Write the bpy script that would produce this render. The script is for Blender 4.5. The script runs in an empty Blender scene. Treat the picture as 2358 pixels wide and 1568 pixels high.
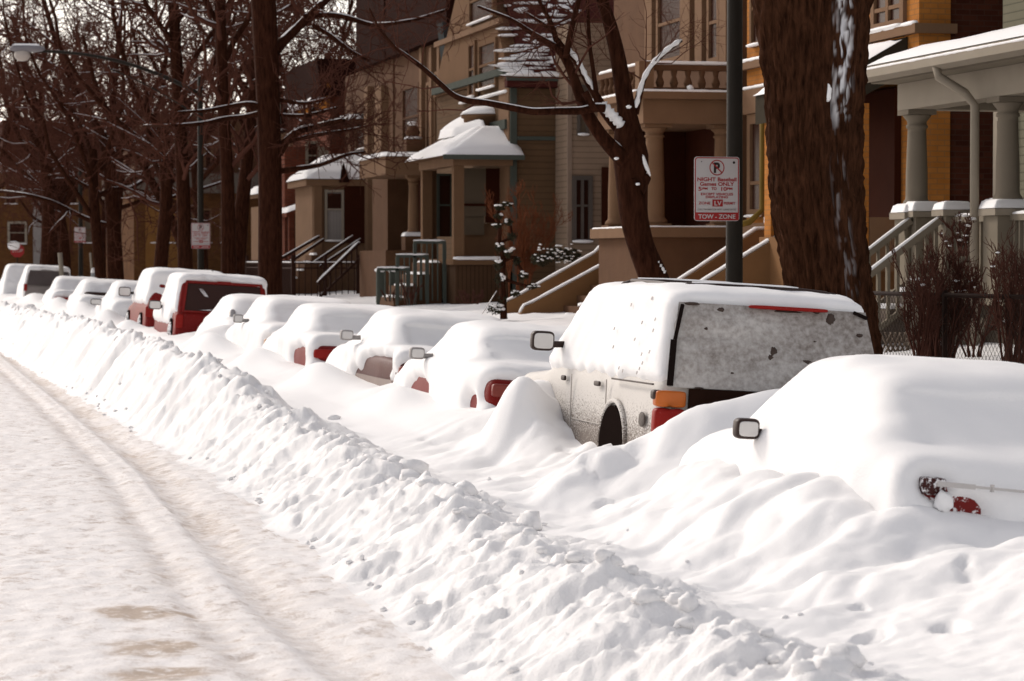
import bpy, bmesh, math, random
import numpy as np
from mathutils import Vector, Matrix
random.seed(7)
SC = bpy.context.scene
COL = SC.collection
# ------------------------------------------------------------------ camera
F, CX, CY = 6351.0, 1178.5, 784.0           # measured on a 2357 px wide copy of the photograph
YAW, PITCH, CAMZ = math.radians(13.1), math.radians(1.66), 1.95
sa, ca, sp, cp = math.sin(YAW), math.cos(YAW), math.sin(PITCH), math.cos(PITCH)
FW, RT, UP = Vector((sa*cp, ca*cp, -sp)), Vector((ca, -sa, 0)), Vector((sa*sp, ca*sp, cp))
cd = bpy.data.cameras.new('camera'); cam = bpy.data.objects.new('camera', cd); COL.objects.link(cam)
cam.matrix_world = Matrix(((RT.x, UP.x, -FW.x, 0), (RT.y, UP.y, -FW.y, 0), (RT.z, UP.z, -FW.z, CAMZ), (0, 0, 0, 1)))
cd.sensor_width = 36; cd.lens = F/2357*36; cd.clip_start = 0.5; cd.clip_end = 5000
cd.dof.use_dof = True; cd.dof.focus_distance = 22; cd.dof.aperture_fstop = 5.6
SC.camera = cam
# ------------------------------------------------------------------ light
SUN_EL, SUN_AZ = math.radians(33), math.radians(-28)     # azimuth measured from +Y towards +X
w = bpy.data.worlds.new('World'); SC.world = w; w.use_nodes = True
nt = w.node_tree; bg = nt.nodes['Background']; bg.inputs[1].default_value = 0.15
sky = nt.nodes.new('ShaderNodeTexSky'); sky.sky_type = 'NISHITA'; sky.sun_disc = False
sky.sun_elevation = SUN_EL; sky.sun_rotation = SUN_AZ; sky.air_density = 1.0; sky.dust_density = 1.5; sky.ozone_density = 0.6
hs = nt.nodes.new('ShaderNodeHueSaturation'); hs.inputs['Saturation'].default_value = 0.34
wm = nt.nodes.new('ShaderNodeMixRGB'); wm.blend_type = 'MULTIPLY'; wm.inputs[0].default_value = 1; wm.inputs[2].default_value = (1.055, 0.98, 0.935, 1)
nt.links.new(sky.outputs[0], hs.inputs['Color']); nt.links.new(hs.outputs[0], wm.inputs[1]); nt.links.new(wm.outputs[0], bg.inputs[0])
sd = bpy.data.lights.new('sun', 'SUN'); sd.energy = 1.35; sd.angle = math.radians(14.0); sd.color = (1.0, 0.925, 0.83)
sun = bpy.data.objects.new('sun', sd); COL.objects.link(sun)
sdir = Vector((math.sin(SUN_AZ)*math.cos(SUN_EL), math.cos(SUN_AZ)*math.cos(SUN_EL), math.sin(SUN_EL)))
sun.rotation_euler = sdir.to_track_quat('Z', 'Y').to_euler(); sun.location = (-20, 30, 40)
SC.view_settings.view_transform = 'Standard'; SC.view_settings.look = 'None'
SC.view_settings.exposure = 0.33; SC.view_settings.gamma = 1.0; SC.view_settings.use_curve_mapping = False
SC.cycles.max_bounces = 6; SC.cycles.diffuse_bounces = 3; SC.cycles.use_denoising = True

# ------------------------------------------------------------------ measuring helpers: photo pixel -> point on a real plane
def ray(px, py): return FW + RT*((px-CX)/F) + UP*((CY-py)/F)
def onX(px, py, X): d = ray(px, py); s = X/d.x; return Vector((X, d.y*s, CAMZ+d.z*s))
def onY(px, py, Y): d = ray(px, py); s = Y/d.y; return Vector((d.x*s, Y, CAMZ+d.z*s))
def facr(X, a, b, t, u):      # rectangle seen on a street facade (plane x = X): y near, y far, z low, z high
    m = (a+b)/2; return onX(b, t, X).y, onX(a, t, X).y, onX(m, u, X).z, onX(m, t, X).z
def sidr(Y, a, b, t, u):      # rectangle seen on a wall across the street direction (plane y = Y)
    m = (a+b)/2; return onY(a, t, Y).x, onY(b, t, Y).x, onY(m, u, Y).z, onY(m, t, Y).z

# ------------------------------------------------------------------ numeric noise
def _grad(ix, iy, seed):
    h = (ix.astype(np.int64)*374761393 + iy.astype(np.int64)*668265263 + seed*1442695041) & 0x7fffffff
    h = ((h ^ (h >> 13))*1274126177) & 0x7fffffff
    h = h ^ (h >> 16)
    return (h & 0xffff)/65536.0*2*np.pi
def pn(x, y, seed=0):
    x = np.asarray(x, float); y = np.asarray(y, float)
    ix = np.floor(x); iy = np.floor(y); fx = x-ix; fy = y-iy
    u = fx**3*(fx*(fx*6-15)+10); v = fy**3*(fy*(fy*6-15)+10)
    def g(dx, dy):
        a = _grad(ix+dx, iy+dy, seed); return np.cos(a)*(fx-dx)+np.sin(a)*(fy-dy)
    a = g(0, 0)*(1-u)+g(1, 0)*u; b = g(0, 1)*(1-u)+g(1, 1)*u
    return (a*(1-v)+b*v)*1.5
def fbm(x, y, o=4, seed=0, gain=.5):
    s = 0; a = 1; t = 0
    for k in range(o):
        s = s+a*pn(x*2**k+k*17.3, y*2**k-k*9.1, seed+k); t += a; a *= gain
    return s/t
def sst(a, b, x): t = np.clip((x-a)/(b-a), 0, 1); return t*t*(3-2*t)

# ------------------------------------------------------------------ materials
def newmat(name):
    m = bpy.data.materials.new(name); m.use_nodes = True
    return m, m.node_tree, m.node_tree.nodes['Principled BSDF']
def N(nt, t, **k):
    n = nt.nodes.new('ShaderNode'+t)
    for a, b in k.items(): setattr(n, a, b)
    return n
def tc(nt, sx=1, sy=1, sz=1):
    g = N(nt, 'NewGeometry'); mp = N(nt, 'Mapping'); mp.inputs['Scale'].default_value = (sx, sy, sz)
    nt.links.new(g.outputs['Position'], mp.inputs['Vector']); return mp.outputs[0]
def noise(nt, vec, scale, detail=4, rough=.55):
    n = N(nt, 'TexNoise'); n.inputs['Scale'].default_value = scale; n.inputs['Detail'].default_value = detail; n.inputs['Roughness'].default_value = rough
    nt.links.new(vec, n.inputs['Vector']); return n.outputs['Fac']
def ramp(nt, fac, p0, p1, c0=(0, 0, 0, 1), c1=(1, 1, 1, 1)):
    r = N(nt, 'ValToRGB'); e = r.color_ramp.elements
    e[0].position, e[1].position = p0, p1; e[0].color, e[1].color = c0, c1
    nt.links.new(fac, r.inputs[0]); return r.outputs[0]
def mixc(nt, fac, a, b, mode='MIX'):
    m = N(nt, 'MixRGB', blend_type=mode)
    for i, v in enumerate((fac, a, b)):
        if isinstance(v, (int, float)): m.inputs[i].default_value = v
        elif isinstance(v, (tuple, list)): m.inputs[i].default_value = (*v[:3], 1)
        else: nt.links.new(v, m.inputs[i])
    return m.outputs[0]
def bump(nt, b, h, strength, dist=.02):
    n = N(nt, 'Bump'); n.inputs['Strength'].default_value = strength; n.inputs['Distance'].default_value = dist
    nt.links.new(h, n.inputs['Height']); nt.links.new(n.outputs[0], b.inputs['Normal'])
MATS = {}
TONE = 1.0
SPEC = .25
def plain(name, col, rough=.75, var=.25, scale=3.0, spec=None, bmp=.15, bscale=40, metal=0):
    if name in MATS: return MATS[name]
    col = tuple(x*TONE for x in col)
    m, nt, b = newmat(name); v = tc(nt)
    f = noise(nt, v, scale, 5, .6)
    c = mixc(nt, f, tuple(x*(1-var) for x in col), tuple(min(1, x*(1+var)) for x in col))
    nt.links.new(c, b.inputs['Base Color']); b.inputs['Roughness'].default_value = rough
    b.inputs['Specular IOR Level'].default_value = SPEC if spec is None else spec; b.inputs['Metallic'].default_value = metal
    if bmp: bump(nt, b, noise(nt, v, bscale, 3), bmp, .01)
    MATS[name] = m; return m
def brick(name, c1, c2, mortar, h=.075, wd=.21):
    if name in MATS: return MATS[name]
    c1, c2, mortar = [tuple(x*TONE for x in q) for q in (c1, c2, mortar)]
    m, nt, b = newmat(name); g = N(nt, 'NewGeometry'); s = N(nt, 'SeparateXYZ'); nt.links.new(g.outputs['Position'], s.inputs[0])
    a = N(nt, 'MATH' if 0 else 'Math', operation='ADD'); nt.links.new(s.outputs[0], a.inputs[0]); nt.links.new(s.outputs[1], a.inputs[1])
    cb = N(nt, 'CombineXYZ'); nt.links.new(a.outputs[0], cb.inputs[0]); nt.links.new(s.outputs[2], cb.inputs[1])
    t = N(nt, 'TexBrick'); t.inputs['Scale'].default_value = 1; t.inputs['Brick Width'].default_value = wd; t.inputs['Row Height'].default_value = h
    t.inputs['Mortar Size'].default_value = .008; t.inputs['Color1'].default_value = (*c1, 1); t.inputs['Color2'].default_value = (*c2, 1); t.inputs['Mortar'].default_value = (*mortar, 1)
    nt.links.new(cb.outputs[0], t.inputs['Vector'])
    v = tc(nt); c = mixc(nt, .5, t.outputs[0], ramp(nt, noise(nt, v, 1.3, 6, .65), .25, .75, (.45, .45, .45, 1), (1.4, 1.4, 1.4, 1)), 'MULTIPLY')
    nt.links.new(c, b.inputs['Base Color']); b.inputs['Roughness'].default_value = .9; b.inputs['Specular IOR Level'].default_value = .05
    bump(nt, b, t.outputs['Fac'], -.4, .01); MATS[name] = m; return m
def boards(name, col, pitch=.12, vertical=False, dark=.45):     # clapboard / slats: lap shade painted into the colour every pitch
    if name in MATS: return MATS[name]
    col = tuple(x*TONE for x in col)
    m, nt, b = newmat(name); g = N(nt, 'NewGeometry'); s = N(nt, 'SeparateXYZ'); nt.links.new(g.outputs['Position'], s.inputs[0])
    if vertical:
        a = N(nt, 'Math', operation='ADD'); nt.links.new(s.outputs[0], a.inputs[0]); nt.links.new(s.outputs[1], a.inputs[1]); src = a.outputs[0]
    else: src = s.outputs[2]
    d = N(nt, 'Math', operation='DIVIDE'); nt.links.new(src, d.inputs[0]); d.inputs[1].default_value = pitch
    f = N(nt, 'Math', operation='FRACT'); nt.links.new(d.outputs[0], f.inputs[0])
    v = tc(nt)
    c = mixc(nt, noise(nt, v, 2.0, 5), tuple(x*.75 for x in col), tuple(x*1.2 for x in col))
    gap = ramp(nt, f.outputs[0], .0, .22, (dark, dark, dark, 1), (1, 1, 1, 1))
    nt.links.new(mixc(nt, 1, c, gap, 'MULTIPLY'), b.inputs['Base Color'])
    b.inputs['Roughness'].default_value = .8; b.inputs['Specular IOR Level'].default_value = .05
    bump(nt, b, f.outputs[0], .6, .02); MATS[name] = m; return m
def snowmat(name, col=(.905, .895, .89), fine=.35):
    m, nt, b = newmat(name); v = tc(nt)
    nt.links.new(mixc(nt, noise(nt, v, 2.2, 5), tuple(x*.97 for x in col), col), b.inputs['Base Color'])
    b.inputs['Roughness'].default_value = .65; b.inputs['Specular IOR Level'].default_value = .15
    h = N(nt, 'Math', operation='ADD'); nt.links.new(noise(nt, v, 70, 3, .6), h.inputs[0]); nt.links.new(noise(nt, v, 9, 4, .5), h.inputs[1])
    bump(nt, b, h.outputs[0], fine, .012); MATS[name] = m; return m
SNOW = snowmat('snow', fine=.2); ROUGHSNOW = snowmat('plowed_snow', (.885, .872, .865), .5)
def roadmat():
    m, nt, b = newmat('packed_snow_road'); v = tc(nt)
    at = N(nt, 'Attribute', attribute_name='dirt')
    base = mixc(nt, noise(nt, v, 1.1, 6, .6), (.79, .745, .72), (.88, .86, .85))
    st = tc(nt, 1.0, .55, 1.0)
    f1 = ramp(nt, noise(nt, st, 9, 7, .72),   .50, .67); f2 = ramp(nt, noise(nt, v, 1.3, 4, .6), .30, .58)
    fl = mixc(nt, 1, f1, f2, 'MULTIPLY')
    c = mixc(nt, mixc(nt, 1, fl, (.95, .95, .95), 'MULTIPLY'), base, (.46, .38, .33))
    mm = N(nt, 'Math', operation='MULTIPLY'); nt.links.new(at.outputs['Fac'], mm.inputs[0])
    n2 = ramp(nt, noise(nt, v, 14, 5, .65), .3, .62); nt.links.new(n2, mm.inputs[1])
    c = mixc(nt, mm.outputs[0], c, (.46, .365, .29))
    nt.links.new(c, b.inputs['Base Color']); b.inputs['Roughness'].default_value = .6; b.inputs['Specular IOR Level'].default_value = .2
    h = N(nt, 'Math', operation='ADD'); nt.links.new(noise(nt, st, 12, 5, .7), h.inputs[0]); nt.links.new(noise(nt, v, 50, 3), h.inputs[1])
    bump(nt, b, h.outputs[0], .3, .02); return m
ROAD = roadmat()
def barkmat(name, c0, c1, snowattr=False):
    m, nt, b = newmat(name); v = tc(nt, 1, 1, .18)
    f = noise(nt, v, 22, 6, .65); c = mixc(nt, ramp(nt, f, .3, .7), c0, c1)
    if snowattr:
        at = N(nt, 'Attribute', attribute_name='snowcling'); c = mixc(nt, at.outputs['Fac'], c, (.86, .86, .88))
    nt.links.new(c, b.inputs['Base Color']); b.inputs['Roughness'].default_value = .9; b.inputs['Specular IOR Level'].default_value = .02
    bump(nt, b, f, .8, .03); MATS[name] = m; return m
def glassmat(name, col, rough=.12, spec=.5):
    if name in MATS: return MATS[name]
    m, nt, b = newmat(name); v = tc(nt)
    nt.links.new(mixc(nt, noise(nt, v, 1.5, 3), tuple(x*.6 for x in col), tuple(x*1.4 for x in col)), b.inputs['Base Color'])
    b.inputs['Roughness'].default_value = rough; b.inputs['Specular IOR Level'].default_value = spec; MATS[name] = m; return m
def frosted(name, under, cover=(.86, .86, .87), lo=.45, hi=.6, scale=90, zlo=None, zhi=None, big=0):
    """a surface with windblown snow stuck to it in grains and patches; grains get rarer between zhi and zlo"""
    m, nt, b = newmat(name); v = tc(nt)
    f = noise(nt, v, scale, 3, .6)
    if zlo is not None:
        g = N(nt, 'NewGeometry'); s = N(nt, 'SeparateXYZ'); nt.links.new(g.outputs['Position'], s.inputs[0])
        mr = N(nt, 'MapRange'); nt.links.new(s.outputs[2], mr.inputs[0]); mr.inputs[1].default_value = zlo; mr.inputs[2].default_value = zhi; mr.inputs[3].default_value = -.12; mr.inputs[4].default_value = .22
        a = N(nt, 'Math', operation='ADD'); nt.links.new(f, a.inputs[0]); nt.links.new(mr.outputs[0], a.inputs[1]); f = a.outputs[0]
    if big:
        mp = tc(nt, .8, 1, 1.7)
        mr = N(nt, 'MapRange'); nt.links.new(noise(nt, mp, big, 5, .6), mr.inputs[0]); mr.inputs[1].default_value = .3; mr.inputs[2].default_value = .7; mr.inputs[3].default_value = -.28; mr.inputs[4].default_value = .3
        a = N(nt, 'Math', operation='ADD'); nt.links.new(f, a.inputs[0]); nt.links.new(mr.outputs[0], a.inputs[1]); f = a.outputs[0]
    k = ramp(nt, f, lo, hi); nt.links.new(mixc(nt, k, under, cover), b.inputs['Base Color'])
    b.inputs['Roughness'].default_value = .6; b.inputs['Specular IOR Level'].default_value = .2
    bump(nt, b, f, .3, .01); MATS[name] = m; return m
def paint(name, col):
    if name in MATS: return MATS[name]
    m, nt, b = newmat(name); v = tc(nt)
    k = ramp(nt, noise(nt, v, 55, 4, .7), .62, .80)
    nt.links.new(mixc(nt, k, mixc(nt, noise(nt, v, 4, 4), tuple(x*.7 for x in col), col), tuple(.35+.4*x for x in col)), b.inputs['Base Color'])
    b.inputs['Roughness'].default_value = .5; b.inputs['Specular IOR Level'].default_value = .12; MATS[name] = m; return m

# ------------------------------------------------------------------ mesh builder
def wloc(o):
    v = Vector((0, 0, 0))
    while o is not None: v = v+o.location; o = o.parent
    return v
def tag(o, label=None, cat=None, group=None, kind=None):
    for k, v in (('label', label), ('category', cat), ('group', group), ('kind', kind)):
        if v: o[k] = v
    return o
def empty(name, loc, label, cat, group=None):
    o = bpy.data.objects.new(name, None); COL.objects.link(o); o.location = loc; o.empty_display_size = .2
    return tag(o, label, cat, group)
def mesh_obj(name, V, Fc, mat, parent=None, smooth=False, local=False):
    V = np.asarray(V, float).reshape(-1, 3)
    if parent is not None and not local: V = V-np.array(wloc(parent))
    me = bpy.data.meshes.new(name); me.from_pydata(V.tolist(), [], Fc); me.validate()
    if mat: me.materials.append(mat)
    if smooth: me.polygons.foreach_set('use_smooth', [True]*len(me.polygons))
    o = bpy.data.objects.new(name, me); COL.objects.link(o)
    if parent is not None: o.parent = parent
    return o
class MB:
    def __init__(s): s.v = []; s.f = []
    def add(s, V, Fc):
        n = len(s.v); s.v += [tuple(p) for p in V]; s.f += [tuple(i+n for i in f) for f in Fc]; return s
    def hexa(s, p): return s.add(p, [(0, 3, 2, 1), (4, 5, 6, 7), (0, 1, 5, 4), (1, 2, 6, 5), (2, 3, 7, 6), (3, 0, 4, 7)])
    def box(s, x0, x1, y0, y1, z0, z1):
        x0, x1 = min(x0, x1), max(x0, x1); y0, y1 = min(y0, y1), max(y0, y1); z0, z1 = min(z0, z1), max(z0, z1)
        return s.hexa([(x0, y0, z0), (x1, y0, z0), (x1, y1, z0), (x0, y1, z0), (x0, y0, z1), (x1, y0, z1), (x1, y1, z1), (x0, y1, z1)])
    def prism(s, poly, axis, a, b):     # poly in the two other axes, in order
        def P(u, v, t): return {'x': (t, u, v), 'y': (u, t, v), 'z': (u, v, t)}[axis]
        n = len(poly); V = [P(u, v, a) for u, v in poly]+[P(u, v, b) for u, v in poly]
        Fc = [tuple(range(n))[::-1], tuple(range(n, 2*n))]+[(i, (i+1) % n, n+(i+1) % n, n+i) for i in range(n)]
        return s.add(V, Fc)
    def lathe(s, x, y, prof, n=20):
        V = []; Fc = []
        for r, z in prof: V += [(x+r*math.cos(2*math.pi*k/n), y+r*math.sin(2*math.pi*k/n), z) for k in range(n)]
        for i in range(len(prof)-1):
            for k in range(n): Fc.append((i*n+k, i*n+(k+1) % n, (i+1)*n+(k+1) % n, (i+1)*n+k))
        Fc.append(tuple(range(n))[::-1]); Fc.append(tuple(range((len(prof)-1)*n, len(prof)*n)))
        return s.add(V, Fc)
    def tube(s, pts, rad, n=6, flat=1.0):
        V, Fc = tube_arrays(np.array(pts, float), np.broadcast_to(np.asarray(rad, float), (len(pts),)), n, flat); return s.add(V, Fc)
    def bar(s, p, q, wx, wz):          # straight square bar
        p, q = Vector(p), Vector(q); d = (q-p).normalized(); u = d.cross(Vector((0, 0, 1)))
        u = Vector((1, 0, 0)) if u.length < 1e-3 else u.normalized(); v = u.cross(d)
        return s.hexa([p-u*wx-v*wz, p+u*wx-v*wz, p+u*wx+v*wz, p-u*wx+v*wz, q-u*wx-v*wz, q+u*wx-v*wz, q+u*wx+v*wz, q-u*wx+v*wz])
    def blob(s, c, r, seed=0, n=10, m=7, rough=.2):
        V = []; Fc = []; rx, ry, rz = r; rnd = random.Random(seed)
        for i in range(m+1):
            th = math.pi*i/m
            for k in range(n):
                q = 1+rnd.uniform(-rough, rough) if 0 < i < m else 1
                V.append((c[0]+rx*q*math.sin(th)*math.cos(2*math.pi*k/n), c[1]+ry*q*math.sin(th)*math.sin(2*math.pi*k/n), c[2]+rz*q*math.cos(th)))
        for i in range(m):
            for k in range(n): Fc.append((i*n+k, (i+1)*n+k, (i+1)*n+(k+1) % n, i*n+(k+1) % n))
        return s.add(V, Fc)
    def build(s, name, mat, parent=None, smooth=False, local=False): return mesh_obj(name, s.v, s.f, mat, parent, smooth, local)
def tube_arrays(P, R, n=6, flat=1.0):
    k = len(P); T = np.gradient(P, axis=0); T /= np.linalg.norm(T, axis=1)[:, None]+1e-9
    ref = np.where(np.abs(T[:, 2:3]) > .85, np.array([[1., 0, 0]]), np.array([[0, 0, 1.]]))
    if np.abs(T[:, 2]).mean() > .6: ref = np.tile(np.array([[.3, 1., 0]]), (k, 1))
    else: ref = np.tile(np.array([[.05, .08, 1.]]), (k, 1))
    U = np.cross(T, ref); U /= np.linalg.norm(U, axis=1)[:, None]+1e-9; W = np.cross(U, T)
    a = np.arange(n)*2*np.pi/n
    V = P[:, None, :]+R[:, None, None]*(np.cos(a)[None, :, None]*U[:, None, :]+flat*np.sin(a)[None, :, None]*W[:, None, :])
    Fc = [(i*n+j, i*n+(j+1) % n, (i+1)*n+(j+1) % n, (i+1)*n+j) for i in range(k-1) for j in range(n)]
    Fc.append(tuple(range(n))[::-1]); Fc.append(tuple(range((k-1)*n, k*n)))
    return V.reshape(-1, 3), Fc
def text_mesh(s, size, mat, name, parent, x, z, y, width=None, align='CENTER', bold=0.0):
    """raised lettering facing -Y, local to the parent, baseline at z"""
    cu = bpy.data.curves.new('lettering', 'FONT'); cu.body = s; cu.size = size; cu.extrude = .0012; cu.align_x = align; cu.offset = bold
    o = bpy.data.objects.new('lettering', cu); COL.objects.link(o)
    dg = bpy.context.evaluated_depsgraph_get(); me = bpy.data.meshes.new_from_object(o.evaluated_get(dg))
    bpy.data.objects.remove(o)
    V = np.array([v.co[:] for v in me.vertices]); Fc = [tuple(p.vertices) for p in me.polygons]
    if width:
        wd = V[:, 0].max()-V[:, 0].min(); V[:, 0] *= width/wd
    V2 = np.stack([V[:, 0]+x, y-V[:, 2], V[:, 1]+z], 1)
    return mesh_obj(name, V2, Fc, mat, parent, local=True)
# ================================================================== snow surface: road, plowed bank, parking lane and yards
# x of the road-side lower edge of every car row etc. is fixed; cars listed here because drifts gather round them
CARS = dict(hatch=(5.12, 13.4, 3.9), explorer=(5.3, 18.6, 4.65), redsedan=(5.3, 24.2, 4.3), twotone=(5.3, 28.5, 4.4), redtail=(5.3, 34.2, 4.4),
            whitesedan=(5.45, 39.3, 4.5), buried=(5.55, 44.4, 4.2), jeep=(5.3, 49.8, 4.2), blazer=(5.3, 55.4, 4.6), sedanfar=(5.3, 63.2, 4.4),
            coupefar=(5.2, 72, 4.4), redfar=(5.3, 84, 4.4), vanfar=(5.3, 100, 4.6), lastfar=(5.2, 112, 4.6))
MOUNDS = [  # x, y, sx, sy, height
    (6.1, 10.0, 1.3, 1.5, .27), (4.85, 14.5, .50, 1.5, .32), (6.15, 17.95, 1.4, .42, .44), (5.0, 21.3, .26, .42, .50), (5.3, 21.9, .34, .5, .40), (4.95, 16.2, .3, .5, .18),
    (6.2, 23.8, .8, .35, .18), (5.0, 26.6, .3, .7, .16), (6.3, 28.2, .9, .35, .2), (4.95, 31.2, .3, .7, .2), (6.3, 33.6, .9, .4, .2), (5.0, 36.6, .35, .7, .2), (5.0, 42, .35, .9, .25), (5.6, 44, .7, .5, .3),
    (6.3, 49.2, .8, .4, .12), (4.9, 54.6, .3, .6, .22), (5.0, 61, .4, .8, .3), (5.0, 68, .5, 1.2, .35), (5.0, 77, .5, 1.5, .35), (5.2, 91, .6, 2.5, .3),
    (4.62, 17.9, .3, .5, .10), (4.5, 12.2, .5, .5, .10), (5.9, 12.75, .9, .45, -.16)]
def interp(x, a, b): return np.interp(x, a, b)
def snow_height(X, Y):
    lane = interp(X, [-60, 2.6, 3.3, 4.2, 4.7, 5.1, 5.5, 7.4, 9, 11, 13, 80], [.05, .05, .3, .33, .40, .52, .62, .68, .76, .95, 1.08, 1.1])
    lane = lane+.09*sst(22, 30, Y)*sst(3.5, 4, X)*(1-sst(5.0, 5.6, X))
    xf = interp(Y, [7, 12, 23, 35, 60, 140], [2.6, 2.68, 3.0, 2.92, 2.78, 2.7])+.10*pn(Y/1.7, Y*0, 3)+.05*pn(Y/.4, Y*0, 4)
    xc = xf+.72+.10*pn(Y/1.1, Y*0+5, 5)
    hc = interp(Y, [6, 10, 15, 20, 24, 26, 29, 35, 45, 75, 130], [.36, .40, .40, .43, .48, .55, .78, .85, .92, .74, .55])+.09*pn(Y/.9, Y*0+9, 6)+.05*pn(Y/.33, Y*0, 8)
    s = (X-xf)/(xc-xf)
    face = .05+(hc-.05)*sst(-.12, 1.05, s)**.85
    back = lane+np.maximum(hc-lane, 0)*np.exp(-np.maximum(X-xc, 0)**2/.35**2)
    H = np.where(s < 1, face, back); H = np.where(s < -.12, .05, H)
    # plowed, lumpy snow on the bank
    m = sst(-.15, .15, s)*(1-sst(1.25, 2.0, s))
    wx = X+.12*pn(X*2.1, Y*2.1, 21); wy = Y+.12*pn(X*2.1+7, Y*2.1, 22)
    lump = np.abs(pn(wx/.42, wy/.42, 11)); lump2 = np.abs(pn(wx/.17, wy/.17, 12)); lump3 = pn(wx/.08, wy/.08, 13)
    streak = pn(X/.8+Y*.25, (Y+.35*X+.10*pn(X/.4, Y/.5, 18))/.15, 14)*(.4+sst(-.3, .4, pn(Y/1.3, X*0+2, 19)))
    H = H+m*(.085*(lump-.28)+.040*(lump2-.28)+.026*(np.abs(lump3)-.25)+.014*np.abs(pn(wx/.045, wy/.045, 20))+.075*fbm(X/.9, Y/.9, 3, 17))+m*(1-sst(.8, 1.1, s))*.032*streak
    crest = np.exp(-((s-1.02)/.22)**2)
    H = H+crest*(.075*np.maximum(pn(X/.22, Y/.22, 15), -.2)+.05*np.maximum(pn(X/.11, Y/.11, 16), -.1))
    # road: crown of packed snow with wandering wheel tracks
    road = 1-sst(-.1, .1, s)
    xt = interp(Y, [7, 12, 15, 25, 36, 56, 140], [2.2, 2.15, 2.15, 2.5, 2.6, 2.68, 2.6])
    rut = -.045*np.exp(-((X-xt)/.16)**2)-.03*np.exp(-((X-xt+.42)/.10)**2)+.012*np.exp(-((X-xt+.17)/.035)**2)-.025*np.exp(-((X-xt+1.75)/.22)**2)
    H = H+road*(rut+.014*fbm(X/.5, Y/.8, 4, 31)+.010*pn(X/.12, Y/.2, 32))
    # windblown drifts and half-filled footprints between bank and cars
    lm = sst(1.5, 2.2, s)*(1-sst(5.2, 6.2, X))
    near = 1-sst(19, 26, Y)
    q = X*.85+Y*.22; r = Y*.9-X*.55
    wq = q+.35*fbm(X/1.1, Y/1.1, 2, 41); wr = r+.35*fbm(X/1.1+9, Y/1.1, 2, 42)
    dune = np.abs(pn(wr/.62, wq/1.5, 43)); dune2 = np.abs(pn(wr/.33, wq/.8, 44)); dune3 = np.abs(pn(X/.75+.4*wr, Y/1.05, 47))
    H = H+lm*near*sst(10.2, 12.2, Y)*(.11*(dune-.3)+.05*(dune2-.3)+.11*(dune3-.3))+lm*.05*fbm(X/1.4, Y/2.2, 3, 45)
    H = H+lm*near*(.010*pn(X/.16, Y/.16, 46)+.006*pn(X/.07, Y/.07, 48)-.045*sst(.48, .62, pn(X/.24, Y/.34, 49))*sst(.0, .35, pn(X/1.3, Y/2.5, 50)))
    for x, y, sx, sy, a in MOUNDS: H = H+a*np.exp(-((X-x)/sx)**2-((Y-y)/sy)**2)
    yard = sst(7.2, 8.5, X)
    H = H+yard*.10*fbm(X/1.5, Y/1.5, 3, 51)
    return H, s, xt
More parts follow.
